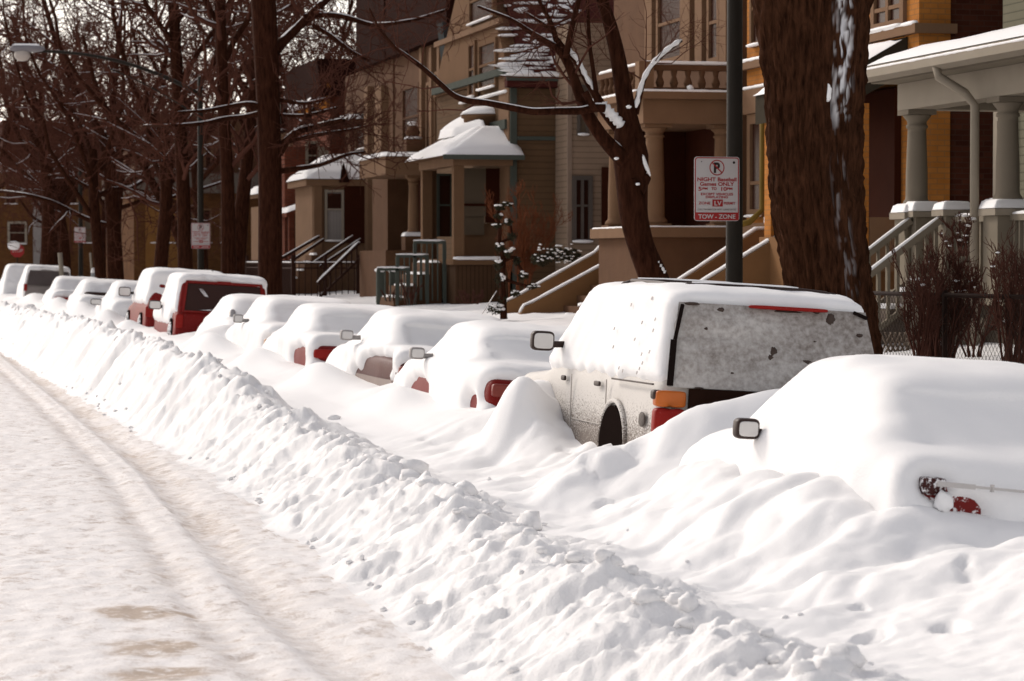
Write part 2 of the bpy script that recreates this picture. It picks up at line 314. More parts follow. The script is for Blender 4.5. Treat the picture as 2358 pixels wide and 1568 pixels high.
def build_snow():
    xs = np.concatenate([np.arange(-30, -3, 1.0), np.arange(-3, .4, .2), np.arange(.4, 2.2, .04), np.arange(2.2, 4.4, .024), np.arange(4.4, 6.2, .036), np.arange(6.2, 9, .12), np.arange(9, 16, .35), np.arange(16, 62, 3)])
    ys = [6.0]
    while ys[-1] < 128: ys.append(ys[-1]*1.0026)
    ys = np.array(ys); X, Y = np.meshgrid(xs, ys); H, s, xt = snow_height(X, Y)
    nx, ny = len(xs), len(ys)
    V = np.stack([X, Y, H], 2)
    du = np.gradient(V, axis=1); dv = np.gradient(V, axis=0); Nn = np.cross(du, dv); Nn /= np.linalg.norm(Nn, axis=2)[:, :, None]
    dirt = .9*np.exp(-((X-xt)/.20)**2)*(1-.8*np.exp(-((X-xt+.17)/.05)**2))+.55*np.exp(-((X-xt+.45)/.14)**2)+.18*np.exp(-((X-xt+1.75)/.3)**2)
    dirt = dirt*(.45+.55*sst(-.2, .3, fbm(X/.6, Y/1.5, 3, 61)))+.35*np.exp(-((s+.1)/.18)**2)*sst(.05, .35, fbm(X/.3, Y/.4, 3, 62))
    for px, py, rx, ry in ((305, 1412, .27, .36), (350, 1490, .30, .34), (372, 1552, .30, .30), (425, 1408, .10, .14)):   # brown meltwater stains on the road
        d = ray(px, py); k = (.05-CAMZ)/d.z; x, y = d.x*k, d.y*k
        wob = .42*fbm(X/.25, Y/.3, 3, 63)
        dirt = np.maximum(dirt, 1.7*(1-sst(.40, 1.08, np.sqrt(((X-x)/rx)**2+((Y-y)/ry)**2)+wob)))
    idx = np.arange(nx*ny).reshape(ny, nx)
    Q = np.stack([idx[:-1, :-1], idx[:-1, 1:], idx[1:, 1:], idx[1:, :-1]], 2).reshape(-1, 4)
    sc = s[:-1, :-1].reshape(-1); xc = X[:-1, :-1].reshape(-1)
    Vf = V.reshape(-1, 3); Nf = Nn.reshape(-1, 3); Df = dirt.reshape(-1)
    out = {}
    for name, mask, mat in (('road', sc < -.15, ROAD), ('snow_bank', (sc >= -.15) & (sc < 1.6), ROUGHSNOW), ('ground', sc >= 1.6, SNOW)):
        q = Q[mask]; u, inv = np.unique(q, return_inverse=True); inv = inv.reshape(-1, 4)
        me = bpy.data.meshes.new(name); me.vertices.add(len(u)); me.vertices.foreach_set('co', Vf[u].reshape(-1).astype(np.float32))
        me.loops.add(len(inv)*4); me.loops.foreach_set('vertex_index', inv.reshape(-1).astype(np.int32))
        me.polygons.add(len(inv)); me.polygons.foreach_set('loop_start', np.arange(0, len(inv)*4, 4, dtype=np.int32)); me.polygons.foreach_set('loop_total', np.full(len(inv), 4, dtype=np.int32))
        me.update(calc_edges=True); me.polygons.foreach_set('use_smooth', np.ones(len(inv), dtype=bool))
        a = me.attributes.new('dirt', 'FLOAT', 'POINT'); a.data.foreach_set('value', Df[u].astype(np.float32))
        me.normals_split_custom_set_from_vertices(Nf[u].tolist())
        me.materials.append(mat); o = bpy.data.objects.new(name, me); COL.objects.link(o); out[name] = o
    tag(out['road'], 'packed snow street with dirty tyre tracks and tan stains', 'road', kind='structure')
    tag(out['snow_bank'], 'long lumpy bank of plowed snow along the street', 'snow bank', kind='structure')
    tag(out['ground'], 'deep smooth drifted snow around the buried cars and front yards', 'snow', kind='structure')
    far = MB(); 
    far.add([(-1500, -1500, -.06), (1500, -1500, -.06), (1500, 1500, -.06), (-1500, 1500, -.06)], [(0, 1, 2, 3)])
    tag(far.build('terrain', SNOW), 'flat snowy land beyond the street', 'terrain', kind='structure')
    # loose clods thrown up by the plow
    rnd = random.Random(5); cl = MB()
    for k in range(300):
        y = 8*math.exp(rnd.random()*math.log(70/8)); t = rnd.choice((rnd.gauss(1.12, .16), rnd.gauss(1.12, .12), rnd.gauss(1.1, .2), rnd.uniform(1, 2.0), rnd.gauss(0, .1)))
        xf = float(interp(y, [7, 12, 23, 35, 60, 140], [2.6, 2.68, 3.0, 2.92, 2.78, 2.7])); x = xf+.72*t
        h = float(snow_height(np.array([[x]]), np.array([[y]]))[0][0, 0]); r = min(.085, .014+.022*rnd.expovariate(1.1))
        if t > 1.5: r *= .6
        if t < .5: r = min(r, .022)
        cl.blob((x, y, h+r*.25), (r*rnd.uniform(.8, 1.4), r*rnd.uniform(.8, 1.4), r*rnd.uniform(.6, .9)), k, 8, 5, .25)
    tag(cl.build('snow_clods', ROUGHSNOW, smooth=True), 'loose clods of snow thrown along the plowed bank', 'snow clods', kind='stuff')
build_snow()
# ================================================================== cars
def shell(kind):
    """painted hull of a car: lower body and cabin lofted along the length, fused and rounded"""
    K = dict(
        sedan=dict(low=[(0, .70, .84), (.06, .80, .95), (.9, .86, .985), (2.9, .86, .96), (4.1, .82, .86), (4.4, .66, .70)], cab=[(.70, .72, .90), (1.25, .60, 1.35), (1.9, .61, 1.41), (2.5, .60, 1.39), (3.25, .72, .92)], wb=.82, zb=.86),
        hatch=dict(low=[(0, .68, .80), (.06, .78, .90), (.5, .82, .955), (2.6, .82, .93), (3.6, .78, .82), (3.9, .62, .66)], cab=[(.32, .70, .86), (.85, .58, 1.31), (1.5, .60, 1.38), (2.1, .59, 1.36), (2.85, .70, .90)], wb=.79, zb=.84),
        suv=dict(low=[(0, .80, 1.02), (.06, .87, 1.06), (3.2, .88, 1.06), (4.3, .85, .99), (4.65, .72, .85)], cab=[(.03, .82, 1.00), (.22, .72, 1.64), (.5, .72, 1.69), (2.5, .70, 1.69), (3.45, .80, 1.02)], wb=.85, zb=.98),
        box=dict(low=[(0, .84, .98), (.04, .87, 1.0), (3.0, .87, 1.0), (3.9, .85, .96), (4.2, .78, .85)], cab=[(.02, .83, .96), (.16, .76, 1.58), (.4, .76, 1.62), (2.2, .75, 1.62), (2.95, .82, .98)], wb=.85, zb=.94))[kind]
    bm = bmesh.new()
    def loft(secs):
        rings = [[bm.verts.new(p) for p in s] for s in secs]; n = len(rings[0])
        for a, b in zip(rings, rings[1:]):
            for i in range(n): bm.faces.new((a[i], a[(i+1) % n], b[(i+1) % n], b[i]))
        bm.faces.new(rings[0][::-1]); bm.faces.new(rings[-1])
    loft([[(-w*.96, y, .22), (w*.96, y, .22), (w, y, .55), (w*.97, y, zt-.04), (w*.90, y, zt), (-w*.90, y, zt), (-w*.97, y, zt-.04), (-w, y, .55)] for y, w, zt in K['low']])
    zb, wb = K['zb'], K['wb']
    loft([[(-wb, y, zb-.1), (wb, y, zb-.1), (w, y, zt-.03), (w*.85, y, zt), (-w*.85, y, zt), (-w, y, zt-.03)] for y, w, zt in K['cab']])
    bmesh.ops.recalc_face_normals(bm, faces=bm.faces)
    me = bpy.data.meshes.new('hull'); bm.to_mesh(me); bm.free(); o = bpy.data.objects.new('hull', me); COL.objects.link(o)
    r = o.modifiers.new('r', 'REMESH'); r.mode = 'VOXEL'; r.voxel_size = .038
    dg = bpy.context.evaluated_depsgraph_get(); m2 = bpy.data.meshes.new_from_object(o.evaluated_get(dg)); bpy.data.objects.remove(o)
    n = len(m2.vertices); V = np.empty(n*3); m2.vertices.foreach_get('co', V); V = V.reshape(-1, 3)
    E = np.empty(len(m2.edges)*2, dtype=np.int32); m2.edges.foreach_get('vertices', E); E = E.reshape(-1, 2)
    Fc = [tuple(p.vertices) for p in m2.polygons]
    return V, E, Fc
def smooth(V, E, it, lam=.5):
    n = len(V); deg = np.bincount(E.reshape(-1), minlength=n).astype(float)
    for _ in range(it):
        S = np.stack([np.bincount(E[:, 0], V[E[:, 1], k], n)+np.bincount(E[:, 1], V[E[:, 0], k], n) for k in range(3)], 1)/deg[:, None]
        V = V+lam*(S-V)
    return V
def vnormals(V, Fc):
    Q = np.array([f if len(f) == 4 else (*f, f[-1]) for f in Fc]); d1 = V[Q[:, 2]]-V[Q[:, 0]]; d2 = V[Q[:, 3]]-V[Q[:, 1]]; fn = np.cross(d1, d2)
    Nn = np.zeros_like(V)
    for k in range(4): np.add.at(Nn, Q[:, k], fn)
    return Nn/(np.linalg.norm(Nn, axis=1)[:, None]+1e-12)
SHELLS = {}
def get_shell(kind):
    if kind not in SHELLS:
        V, E, Fc = shell(kind); V = smooth(V, E, 6); SHELLS[kind] = (V, E, Fc, vnormals(V, Fc))
    return SHELLS[kind]
SHADEBLACK = plain('shade_black', (.012, .008, .007), 1.0, .2, 3, 0.0)  # dead black painted in for shade in wheel wells and at the window edge
TRIM = plain('dark_trim', (.035, .02, .016), .5, .3)
CHROME = plain('grey_metal', (.45, .43, .42), .35, .15, metal=.3)
MGLASS = plain('mirror_glass', (.62, .60, .58), .3, .1)  # pale grey paints the snow's reflection into the glass colour
LAMPRED = paint('red_lens', (.30, .014, .010)); LAMPORANGE = plain('amber_lens', (.48, .12, .018), .3, .3); LAMPDARK = plain('dark_lens', (.20, .035, .025), .35, .3)
def rbox(cx, cy, cz, dx, dy, dz, e=4.0, n=18, m=10):     # rounded box as a superellipsoid
    V = []; Fc = []
    def S(c): return math.copysign(abs(c)**(2/e), c)
    for i in range(m+1):
        th = -math.pi/2+math.pi*i/m
        for k in range(n):
            ph = 2*math.pi*k/n; V.append((cx+dx*S(math.cos(th))*S(math.cos(ph)), cy+dy*S(math.cos(th))*S(math.sin(ph)), cz+dz*S(math.sin(th))))
    for i in range(m):
        for k in range(n): Fc.append((i*n+k, i*n+(k+1) % n, (i+1)*n+(k+1) % n, (i+1)*n+k))
    return V, Fc
def car(name, key, kind, label, paintmat, top=.14, side=.05, rear=.07, front=.14, bares=(), roll=3.4, zbare=None, seed=1, sx=1.0, snowmat=None, cat='car', lump=.03, sm=9, glass=None, sz=1.0, pits=(), dz=-.10):
    xl, yr, L = CARS[key]; V, E, Fc, Nn = get_shell(kind); W = V[:, 0].max(); ly = V[:, 1].max(); V = V*np.array([sx, L/ly, 1.0]); V[:, 2] = np.where(V[:, 2] > .9, .9+(V[:, 2]-.9)*sz, V[:, 2]); W *= sx
    o = empty(name, (xl+W, yr, dz), label, cat, 'vehicles parked nose to tail along the kerb'); o.rotation_euler.y = math.radians(roll)
    mesh_obj('body', V, Fc, paintmat, o, True, True)
    x, y, z = V.T; nx, ny, nz = Nn.T
    t = top*sst(.15, .85, nz)+(1-sst(.15, .85, nz))*(side*sst(.1, .8, -nx)+.5*side*sst(.1, .8, nx)+rear*sst(.1, .8, -ny)+front*sst(.1, .8, ny))
    t = t+lump*fbm(x*1.7+y*1.3+seed*7, z*1.9+y*.7, 3, seed)+.010*pn(x*6+y*5, z*7+y*4, seed+9)
    edge = .7*fbm(x*3.4+y*3.9+seed, z*4.6-y*2.6, 5, seed+3, .6)
    for bx, by, bz, rx, ry, rz, amt in bares:
        d = np.sqrt(((x-bx)/rx)**2+((y-by)/ry)**2+((z-bz)/rz)**2)+edge; t = t-amt*(1-sst(.55, 1.15, d))
    if zbare is not None:
        z0, zw = zbare; t = t-.16*(1-sst(z0-zw, z0+zw, z+.10*edge))
    t = t+.010*pn(x*3.1+z*2.2, y*2.7+seed, seed+5)*sst(.0, .6, nz)+.012*fbm(x*2+y*2.3, z*2.4, 3, seed+6)
    for bx, by, bz, rx, ry, rz, amt in pits:
        d = ((x-bx)/rx)**2+((y-by)/ry)**2+((z-bz)/rz)**2; t = t-amt*np.exp(-d)
    S = V+Nn*t[:, None]; S = smooth(S, E, sm)
    if glass:
        gw, g0, g1, gd = glass; g1 = .9+(g1-.9)*sz; q_ = sst(gw+.03, gw-.03, np.abs(x)+.02*edge)*sst(g0-.05, g0+.07, z)*sst(g1+.02, g1-.02, z+.015*edge)*sst(.1, .3, -ny)*sst(.02, .12, V[:, 1]-V[:, 1].min()-.25); S[:, 1] += gd*q_
    S = S+Nn*np.clip(t*.12, 0, .02)[:, None]
    mesh_obj('snow', S, Fc, snowmat or SNOW, o, True, True)
    return o, W
def mirror(o, W, y, z, w=.19, h=.14, frame=TRIM, snowed=True, side=-1):
    m = MB(); cx = side*(W+.03+w/2); m.add(*rbox(cx, y, z, w/2, .055, h/2, 4.5)); m.bar((side*(W-.06), y+.03, z-.02), (cx, y+.03, z-.03), .03, .025)
    b = m.build('side_mirror', frame, o, True, True)
    g = MB(); g.add(*rbox(cx, y-.052, z, w/2-.016, .008, h/2-.018, 4.5)); g.build('mirror_glass', MGLASS, b, True, True)
def taillight(o, x0, x1, z0, z1, y, mat, depth=.05, name='taillight'):
    m = MB(); m.add(*rbox((x0+x1)/2, y, (z0+z1)/2, abs(x1-x0)/2, depth, (z1-z0)/2, 7)); return m.build(name, mat, o, True, True)
def plate(m, pts, thick=.012):      # thin slab facing roughly -Y, corners given counter-clockwise seen from behind the car
    q = [Vector(p) for p in pts]; nrm = (q[1]-q[0]).cross(q[2]-q[0]).normalized()*thick
    m.hexa([p for p in q]+[p-nrm for p in q]) if len(q) == 4 else None
    return m
RED = paint('red_paint', (.21, .010, .008)); DRED = paint('dark_red_paint', (.085, .014, .011)); WHITEP = paint('white_paint', (.70, .68, .66)); GREYP = paint('grey_paint', (.32, .28, .26)); TANP = paint('beige_paint', (.45, .36, .28)); DBLUE = paint('dark_grey_paint', (.12, .10, .10))

# nearest, a buried red hatchback
o, W = car('parked_car', 'hatch', 'hatch', 'nearest parked car buried in smooth snow, only a wiper arm and red tail corner showing', frosted('frosted_red_paint', (.17, .010, .008), (.84, .82, .82), .52, .60, 26), top=.10, side=.08, rear=.08, seed=3, glass=(.54, .95, 1.24, .03),
           bares=[(-.47, 0, .71, .14, .3, .09, .22), (-.62, 0, .83, .08, .2, .07, .2)], dz=-.10, pits=[(-.3, .0, .86, .35, .3, .05, .05), (-.05, .55, 1.24, .5, .3, .16, .04)])
mirror(o, W+.02, 2.2, 1.0, .15, .125)
taillight(o, -.69, -.56, .80, .89, .03, frosted('smoked_lens', (.05, .012, .010), (.82, .80, .80), .50, .60, 34)); taillight(o, .42, .62, .70, .80, .03, LAMPDARK)
m = MB(); m.bar((-.64, -.085, .865), (-.44, -.10, .857), .012, .013); m.bar((-.44, -.10, .857), (.02, -.115, .835), .006, .007); m.box(-.35, -.338, -.115, -.085, .835, .873); m.build('wiper', CHROME, o, local=True)
m = MB(); m.blob((-.585, -.045, .765), (.05, .04, .06), 4, 14, 10, .22); m.build('snow_lump', SNOW, o, True, True)
m = MB(); m.box(-.95*W, -.42, -.02, .02, .56, .66); m.build('bumper', RED, o, local=True)

# large pale sport utility wagon
FROST = frosted('frosted_pale_paint', (.16, .13, .11), (.60, .57, .535), .44, .58, 75, .62, .98)
o, W = car('parked_suv', 'explorer', 'suv', 'large pale sport utility wagon with roof rack, snow plastered over its rear window', FROST, top=.085, side=.035, rear=-.03, front=.12, dz=-.03, seed=5, cat='suv', lump=.012,
           bares=[(0, -.02, 1.28, .80, .22, .42, .2), (0, -.05, .85, .95, .15, .22, .2)], zbare=(1.05, .05), sm=4)
WINSNOW = frosted('snow_plastered_glass', (.12, .09, .072), (.50, .475, .45), .10, .84, 26, big=1.35)
def rear_pt(u, v):      # on the slanted rear of the wagon: u across -1..1, v up 0..1
    zz = 1.05+.60*v; return (u*(.80-.10*v), -.035+.185*v**1.1, zz)
m = MB(); nU, nV = 80, 44; Vv = []
for j in range(nV+1):
    for i in range(nU+1):
        u_, v_ = -1+2*i/nU, j/nV; e_ = min(1, min(1-abs(u_), v_, 1-v_)*8); px_, pz_ = u_*.8, v_*.6
        rel = .030*e_*(float(fbm(np.array(px_*1.8), np.array(pz_*4.5+.6*px_), 4, 131))+.35); c_ = rear_pt(u_, v_); Vv.append((c_[0], c_[1]-.012*(1-abs(u_)**4)-max(-.005, rel), c_[2]))
Ff = [(j*(nU+1)+i, j*(nU+1)+i+1, (j+1)*(nU+1)+i+1, (j+1)*(nU+1)+i) for j in range(nV) for i in range(nU)]; m.add(Vv, Ff)
rw = m.build('rear_window', WINSNOW, o, True, True)
m = MB()
for u0, v0, u1, v1, wd in ((-.99, .02, -1.01, .55, .022), (-1.0, .55, -.965, .97, .010), (.86, .99, .99, .93, .02)):
    a, b = Vector(rear_pt(u0, v0)), Vector(rear_pt(u1, v1)); MB().bar(a+Vector((0, -.02, 0)), b+Vector((0, -.02, 0)), wd, .012).build('window_edge_shade', SHADEBLACK, o, local=True)  # black strips paint the shadow line at the window edge
m = MB()
for u, v, du, dv in ((-.56, .93, .035, .03), (.60, .88, .04, .07), (.46, .965, .03, .02), (-.86, .985, .06, .018), (.30, .37, .05, .03), (-.02, .46, .035, .06), (-.05, .40, .03, .04), (.60, .30, .08, .03), (.88, .72, .03, .02), (.86, .36, .08, .035), (.14, .955, .15, .015), (.32, .07, .11, .045), (-.72, .005, .04, .01), (-.42, .2, .02, .015), (-.7, .70, .02, .02), (.40, .62, .02, .015)):
    c = rear_pt(u, v); MB().blob((c[0], c[1]+.004, c[2]), (du*1.0, .032, dv*.7), int(u*100+v*37), 14, 9, .14).build('bare_patch', plain('bare_glass_brown', (.055, .036, .028), .6, .4), rw, True, True)
m = MB(); m.add(*rbox(.10, .10, 1.645, .30, .03, .014, 5)); m.build('brake_light', LAMPRED, o, True, True)
m = MB(); m.box(-.64, .86, -.055, -.015, .66, 1.045); m.build('tailgate', plain('dark_tailgate', (.020, .009, .006), .8, .3, 3, .02), o, local=True)
m = MB(); m.add(*rbox(.32, -.06, 1.10, .10, .03, .035, 5)); m.build('latch_handle', TRIM, o, True, True)
for s in (-1, 1):
    t = taillight(o, s*.885, s*.66, .70, .90, .0, LAMPRED, .055); m = MB(); m.add(*rbox(s*.772, -.002, .965, .112, .055, .058, 7)); m.build('turn_signal', LAMPORANGE, t, True, True)
    m = MB(); m.bar((s*.772, -.05, .905), (s*.80, -.05, .905), .1, .006); m.build('lens_divider', TRIM, t, local=True)
m = MB(); m.add(*rbox(-.86, .02, .99, .04, .05, .035, 4)); m.build('lamp_trim', TRIM, o, True, True)
for y, zz in ((.50, 1.765), (1.95, 1.785)):
    m = MB(); m.tube([(-.64, y+.12, zz-.075), (-.60, y+.05, zz-.02), (-.52, y+.01, zz+.01), (-.3, y, zz+.018), (0, y, zz+.02), (.3, y, zz+.018), (.52, y+.01, zz+.005), (.62, y+.05, zz-.03), (.66, y+.1, zz-.08)], .020, 8); r = m.build('roof_rail', TRIM, o, True, True)
    m = MB(); m.tube([(-.5, y+.01, zz+.026), (-.2, y, zz+.036), (.2, y, zz+.036), (.3, y, zz+.03)], .012, 7); m.build('rail_snow', SNOW, r, True, True)
for sx_ in (-.55, .58): MB().tube([(sx_, .5, 1.765), (sx_, 1.2, 1.785), (sx_, 1.95, 1.795)], .016, 7).build('roof_side_rail', TRIM, o, True, True)
mirror(o, W, 2.9, 1.28, .19, .16)
# rear wheel arch, door handle, moulding, filler on the street side
m = MB(); n = 20
arc = [(1.08+.33*math.cos(math.pi*k/n), .56+.30*math.sin(math.pi*k/n)) for k in range(n+1)]
m.prism([(y, z) for y, z in arc]+[(.75, .35), (1.41, .35)], 'x', -W-.012, -W+.10); m.build('wheel_well_shade', SHADEBLACK, o, local=True)  # black slab set proud, painting the dark hollow of the wheel well
m = MB(); m.tube([(-W+.004, 1.08+.36*math.cos(math.pi*k/n), .56+.335*math.sin(math.pi*k/n)) for k in range(n+1)], .020, 8); m.build('wheel_arch', FROST, o, True, True)
for yy, hl in ((1.58, .08), (2.62, .06)): MB().add(*rbox(-W-.002, yy, 1.0, .012, hl, .02, 4)).build('door_handle', TRIM, o, True, True)
m = MB(); m.add(*rbox(-W-.002, .30, .80, .012, .075, .055, 2.2)); m.build('fuel_cap', plain('frosted_dark', (.10, .085, .075), .7, .5, 30), o, True, True)
m = MB(); m.bar((-W-.004, .06, 1.06), (-W-.004, 1.15, 1.055), .008, .006); m.build('trim_strip', TRIM, o, local=True)
m = MB()
for y in (1.30, 2.35): MB().bar((-W+.001, y, .62), (-W+.001, y+.03, 1.04), .004, .004).build('door_seam', plain('seam_grey', (.42, .39, .36), .8), o, local=True)
m = MB(); m.bar((-W, 1.35, .7), (-W, 2.3, .7), .003, .004); m.build('door_crease', plain('seam_grey', (.42, .39, .36), .8), o, local=True)
rnd = random.Random(2)
for k in range(15):      # grey flecks painting the shade of small pits in the side snow
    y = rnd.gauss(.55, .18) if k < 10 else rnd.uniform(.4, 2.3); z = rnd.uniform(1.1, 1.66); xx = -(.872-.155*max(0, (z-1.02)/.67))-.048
    MB().bar((xx+.006, y, z), (xx+.006, y-.022, z+.02), .004, .004).build('pit_shade_fleck', plain('snow_pit_shade', (.6, .57, .55), .9), o, local=True)

o, W = car('parked_car', 'redsedan', 'sedan', 'red sedan under thick snow just ahead of the big sport utility wagon', RED, top=.12, side=.06, rear=.07, seed=8, sz=0.80, glass=(.55, .98, 1.27, .05),
           bares=[(-.86, 2.8, .68, .2, .55, .14, .22), (-.84, .45, .70, .14, .20, .07, .2), (-.42, 0, .83, .50, .25, .14, .26)])
mirror(o, W, 2.55, 1.08, .15, .12, plain('grey_mirror_shell', (.30, .28, .27), .5))
taillight(o, -.76, -.48, .78, .90, .02, LAMPDARK); taillight(o, .48, .76, .78, .90, .02, LAMPDARK)
m = MB(); m.bar((-.46, -.03, .84), (.46, -.03, .84), .01, .045); m.build('lamp_panel', LAMPRED, o, local=True)
o, W = car('parked_car', 'twotone', 'sedan', 'two-tone car with dark tail and pale lower side showing below its snow', DRED, top=.12, side=.06, rear=.06, seed=12, sz=0.90, glass=(.52, .97, 1.27, .065),
           bares=[(-.88, 1.0, .84, .2, .95, .13, .26), (-.35, -.02, .86, .55, .25, .11, .24), (-.88, 1.2, .66, .2, 1.3, .16, .24)], pits=[(0, .85, 1.15, .6, .35, .2, .05)])
mirror(o, W, 2.4, 1.15, .15, .12, plain('grey_mirror_shell', (.30, .28, .27), .5))
taillight(o, -.80, -.30, .75, .90, .02, LAMPDARK); taillight(o, .3, .8, .75, .90, .02, LAMPDARK)
m = MB(); m.box(-W-.012, -W+.06, .02, 2.2, .45, .735); m.box(-W-.012, W, -.03, .05, .45, .70); m.build('lower_cladding', plain('pale_cladding', (.27, .21, .185), .6, .2), o, local=True)
m = MB(); m.tube([(.55, 3.3, 1.0), (.75, 2.9, 1.55), (.83, 2.75, 1.75)], .006, 5); m.build('antenna', CHROME, o, True, True)
o, W = car('parked_car', 'redtail', 'sedan', 'snow-capped sedan with bright red tail panel, between two-tone car and white sedan', RED, top=.13, side=.06, rear=.07, seed=15, sz=0.84, glass=(.52, .98, 1.27, .035),
           bares=[(-.88, .8, .76, .2, .55, .12, .24), (-.30, -.02, .86, .60, .25, .13, .26)])
taillight(o, -.80, -.15, .78, .90, .02, LAMPRED); taillight(o, .15, .8, .78, .90, .02, LAMPRED)
o, W = car('parked_car', 'whitesedan', 'sedan', 'long sedan smoothed over by snow with one small amber tail lamp', WHITEP, top=.14, side=.07, rear=.09, seed=18, sz=0.90, glass=(.52, .98, 1.27, .03), bares=[(-.80, .02, .79, .13, .2, .10, .24)])
taillight(o, -.86, -.70, .70, .88, .02, plain('amber_lens_faded', (.55, .33, .20), .4)); mirror(o, W, 2.2, 1.12, .15, .13, plain('grey_mirror_shell', (.30, .28, .27), .5))
o, W = car('parked_car', 'buried', 'hatch', 'small car drifted in behind the red boxy wagon with dark side glass', GREYP, top=.13, side=.07, rear=.06, seed=21, sz=0.88, pits=[(0, .5, 1.1, .5, .3, .18, .04)])
m = MB(); m.add(*rbox(-.66, .62, 1.12, .05, .10, .10, 3)); m.build('quarter_window', glassmat('grey_glass', (.30, .29, .30)), o, True, True)  # even grey glass colour
# red boxy wagon
o, W = car('parked_suv', 'jeep', 'box', 'red boxy wagon with a bare dark rear window and snow on its roof', RED, top=.10, side=.045, rear=-.05, front=.12, dz=-.03, seed=24, cat='suv', lump=.012,
           bares=[(0, -.02, 1.28, .95, .3, .50, .2), (0, -.05, .75, 1.1, .2, .5, .25), (-.9, .2, .80, .2, .5, .25, .16)], zbare=(.74, .10), sm=4)
m = MB(); plate(m, [(-.72, -.012, 1.04), (.72, -.012, 1.04), (.66, .125, 1.53), (-.66, .125, 1.53)]); m.build('rear_window', glassmat('dark_car_glass', (.040, .018, .014), .3, .12), o, local=True)
m = MB()
for pts in ([(-.45, 1.06), (.62, 1.06), (.60, 1.20), (.2, 1.17), (-.1, 1.10)], [(-.05, 1.2), (.15, 1.25), (.3, 1.4), (.12, 1.36)], [(-.46, 1.45), (-.38, 1.44), (-.28, 1.3), (-.36, 1.32)], [(.35, 1.25), (.64, 1.22), (.62, 1.34), (.45, 1.38)]):
    f = lambda z: -.032+.137*(z-1.04)/.49
    n = len(pts); Vv = [(x, f(z)-.002, z) for x, z in pts]+[(x, f(z)-.018, z) for x, z in pts]; m.add(Vv, [tuple(range(n)), tuple(range(2*n-1, n-1, -1))]+[(i, (i+1) % n, n+(i+1) % n, n+i) for i in range(n)])
m.build('window_snow', frosted('window_rime', (.25, .22, .22), (.75, .74, .75), .4, .6, 25), o, local=True)
m = MB()
for s in (-1, 1): m.bar((s*.735, -.03, 1.03), (s*.675, .115, 1.56), .022, .012)
m.bar((-.69, .13, 1.565), (.69, .13, 1.565), .012, .022); m.bar((-.74, -.02, 1.03), (.74, -.02, 1.03), .012, .015); m.build('window_frame', paint('wagon_red', (.22, .015, .012)), o, local=True)
m = MB(); m.box(-.12, .12, .12, .16, 1.56, 1.60); m.build('brake_light', LAMPRED, o, local=True)
for s in (-1, 1): taillight(o, s*.86, s*.72, .72, .97, .0, LAMPRED, .04)
m = MB(); m.add(*rbox(.02, -.06, .90, .28, .045, .05, 4)); m.build('tailgate_snow', SNOW, o, True, True)
m = MB(); m.box(-.12, .30, -.05, -.02, .70, .80); m.build('license_plate', plain('plate_pale', (.5, .47, .46), .6), o, local=True)
mirror(o, W, 2.2, 1.09, .24, .17)
m = MB(); m.prism([(y, z) for y, z in [(.62+.30*math.cos(math.pi*k/14), .55+.33*math.sin(math.pi*k/14)) for k in range(15)]]+[(.32, .3), (.92, .3)], 'x', -W-.015, -W+.1); m.build('wheel_well_shade', SHADEBLACK, o, local=True)  # shade of the wheel hollow painted as a black slab
m = MB(); m.add(*rbox(-W+.0, .62, .62, .06, .2, .2, 2.2)); m.build('wheel', frosted('snowy_tyre', (.03, .025, .025), lo=.42, hi=.55, scale=30), o, True, True)
o, W = car('parked_suv', 'blazer', 'suv', 'red wagon with roof rack parked just ahead of the red boxy wagon', RED, top=.10, side=.05, rear=.0, front=.12, dz=-.03, seed=27, cat='suv', lump=.015,
           bares=[(-.88, 2.3, .86, .18, 1.3, .16, .2), (0, -.02, .75, 1.0, .2, .3, .2), (-.7, .0, 1.15, .22, .2, .2, .12)], zbare=(1.04, .06), sm=4)
for s in (-.5, .5): MB().tube([(s, .5, 1.74), (s, .6, 1.80), (s, 2.0, 1.80), (s, 2.1, 1.74)], .022, 6).build('roof_rail', TRIM, o, True, True)
mirror(o, W, 2.95, 1.27, .26, .20)
for yy in (.85, 3.55):
    MB().prism([(yy+.34*math.cos(math.pi*k/14), .52+.36*math.sin(math.pi*k/14)) for k in range(15)]+[(yy-.33, .3), (yy+.33, .3)], 'x', -W-.015, -W+.1).build('wheel_well_shade', SHADEBLACK, o, local=True)  # black slab in place of the shaded wheel hollow
    MB().add(*rbox(-W+.0, yy, .62, .06, .2, .22, 2.2)).build('wheel', frosted('snowy_tyre2', (.03, .025, .025), lo=.42, hi=.55, scale=30) if 'snowy_tyre2' not in MATS else MATS['snowy_tyre2'], o, True, True)
for s in (-1, 1): taillight(o, s*.87, s*.70, .80, 1.02, .0, LAMPRED, .04)
o, W = car('parked_car', 'sedanfar', 'sedan', 'snow-covered sedan ahead of the red wagons with only its mirror showing', WHITEP, top=.15, side=.09, rear=.09, seed=30); mirror(o, W, 2.3, 1.02, .28, .15, TRIM)
o, W = car('parked_car', 'coupefar', 'sedan', 'white car up the street with a dark slot of rear window', WHITEP, top=.14, side=.08, rear=.07, seed=33)
MB().add(*rbox(-.25, .78, 1.16, .42, .16, .05, 4)).build('rear_window', glassmat('dark_car_glass', (.040, .018, .014), .3, .12), o, True, True)
o, W = car('parked_car', 'redfar', 'sedan', 'far snowy sedan with small red tail lamps behind the grey van', GREYP, top=.14, side=.08, rear=.03, seed=36, bares=[(0, -.02, .85, .85, .2, .12, .18)])
for s in (-1, 1): taillight(o, s*.80, s*.35, .78, .92, -.02, LAMPRED)
o, W = car('parked_van', 'vanfar', 'suv', 'grey wagon far up the street with a wide bare rear window', GREYP, top=.10, side=.05, rear=-.04, dz=-.03, seed=39, cat='van', bares=[(0, -.02, 1.3, 1.0, .3, .6, .2)], sm=4)
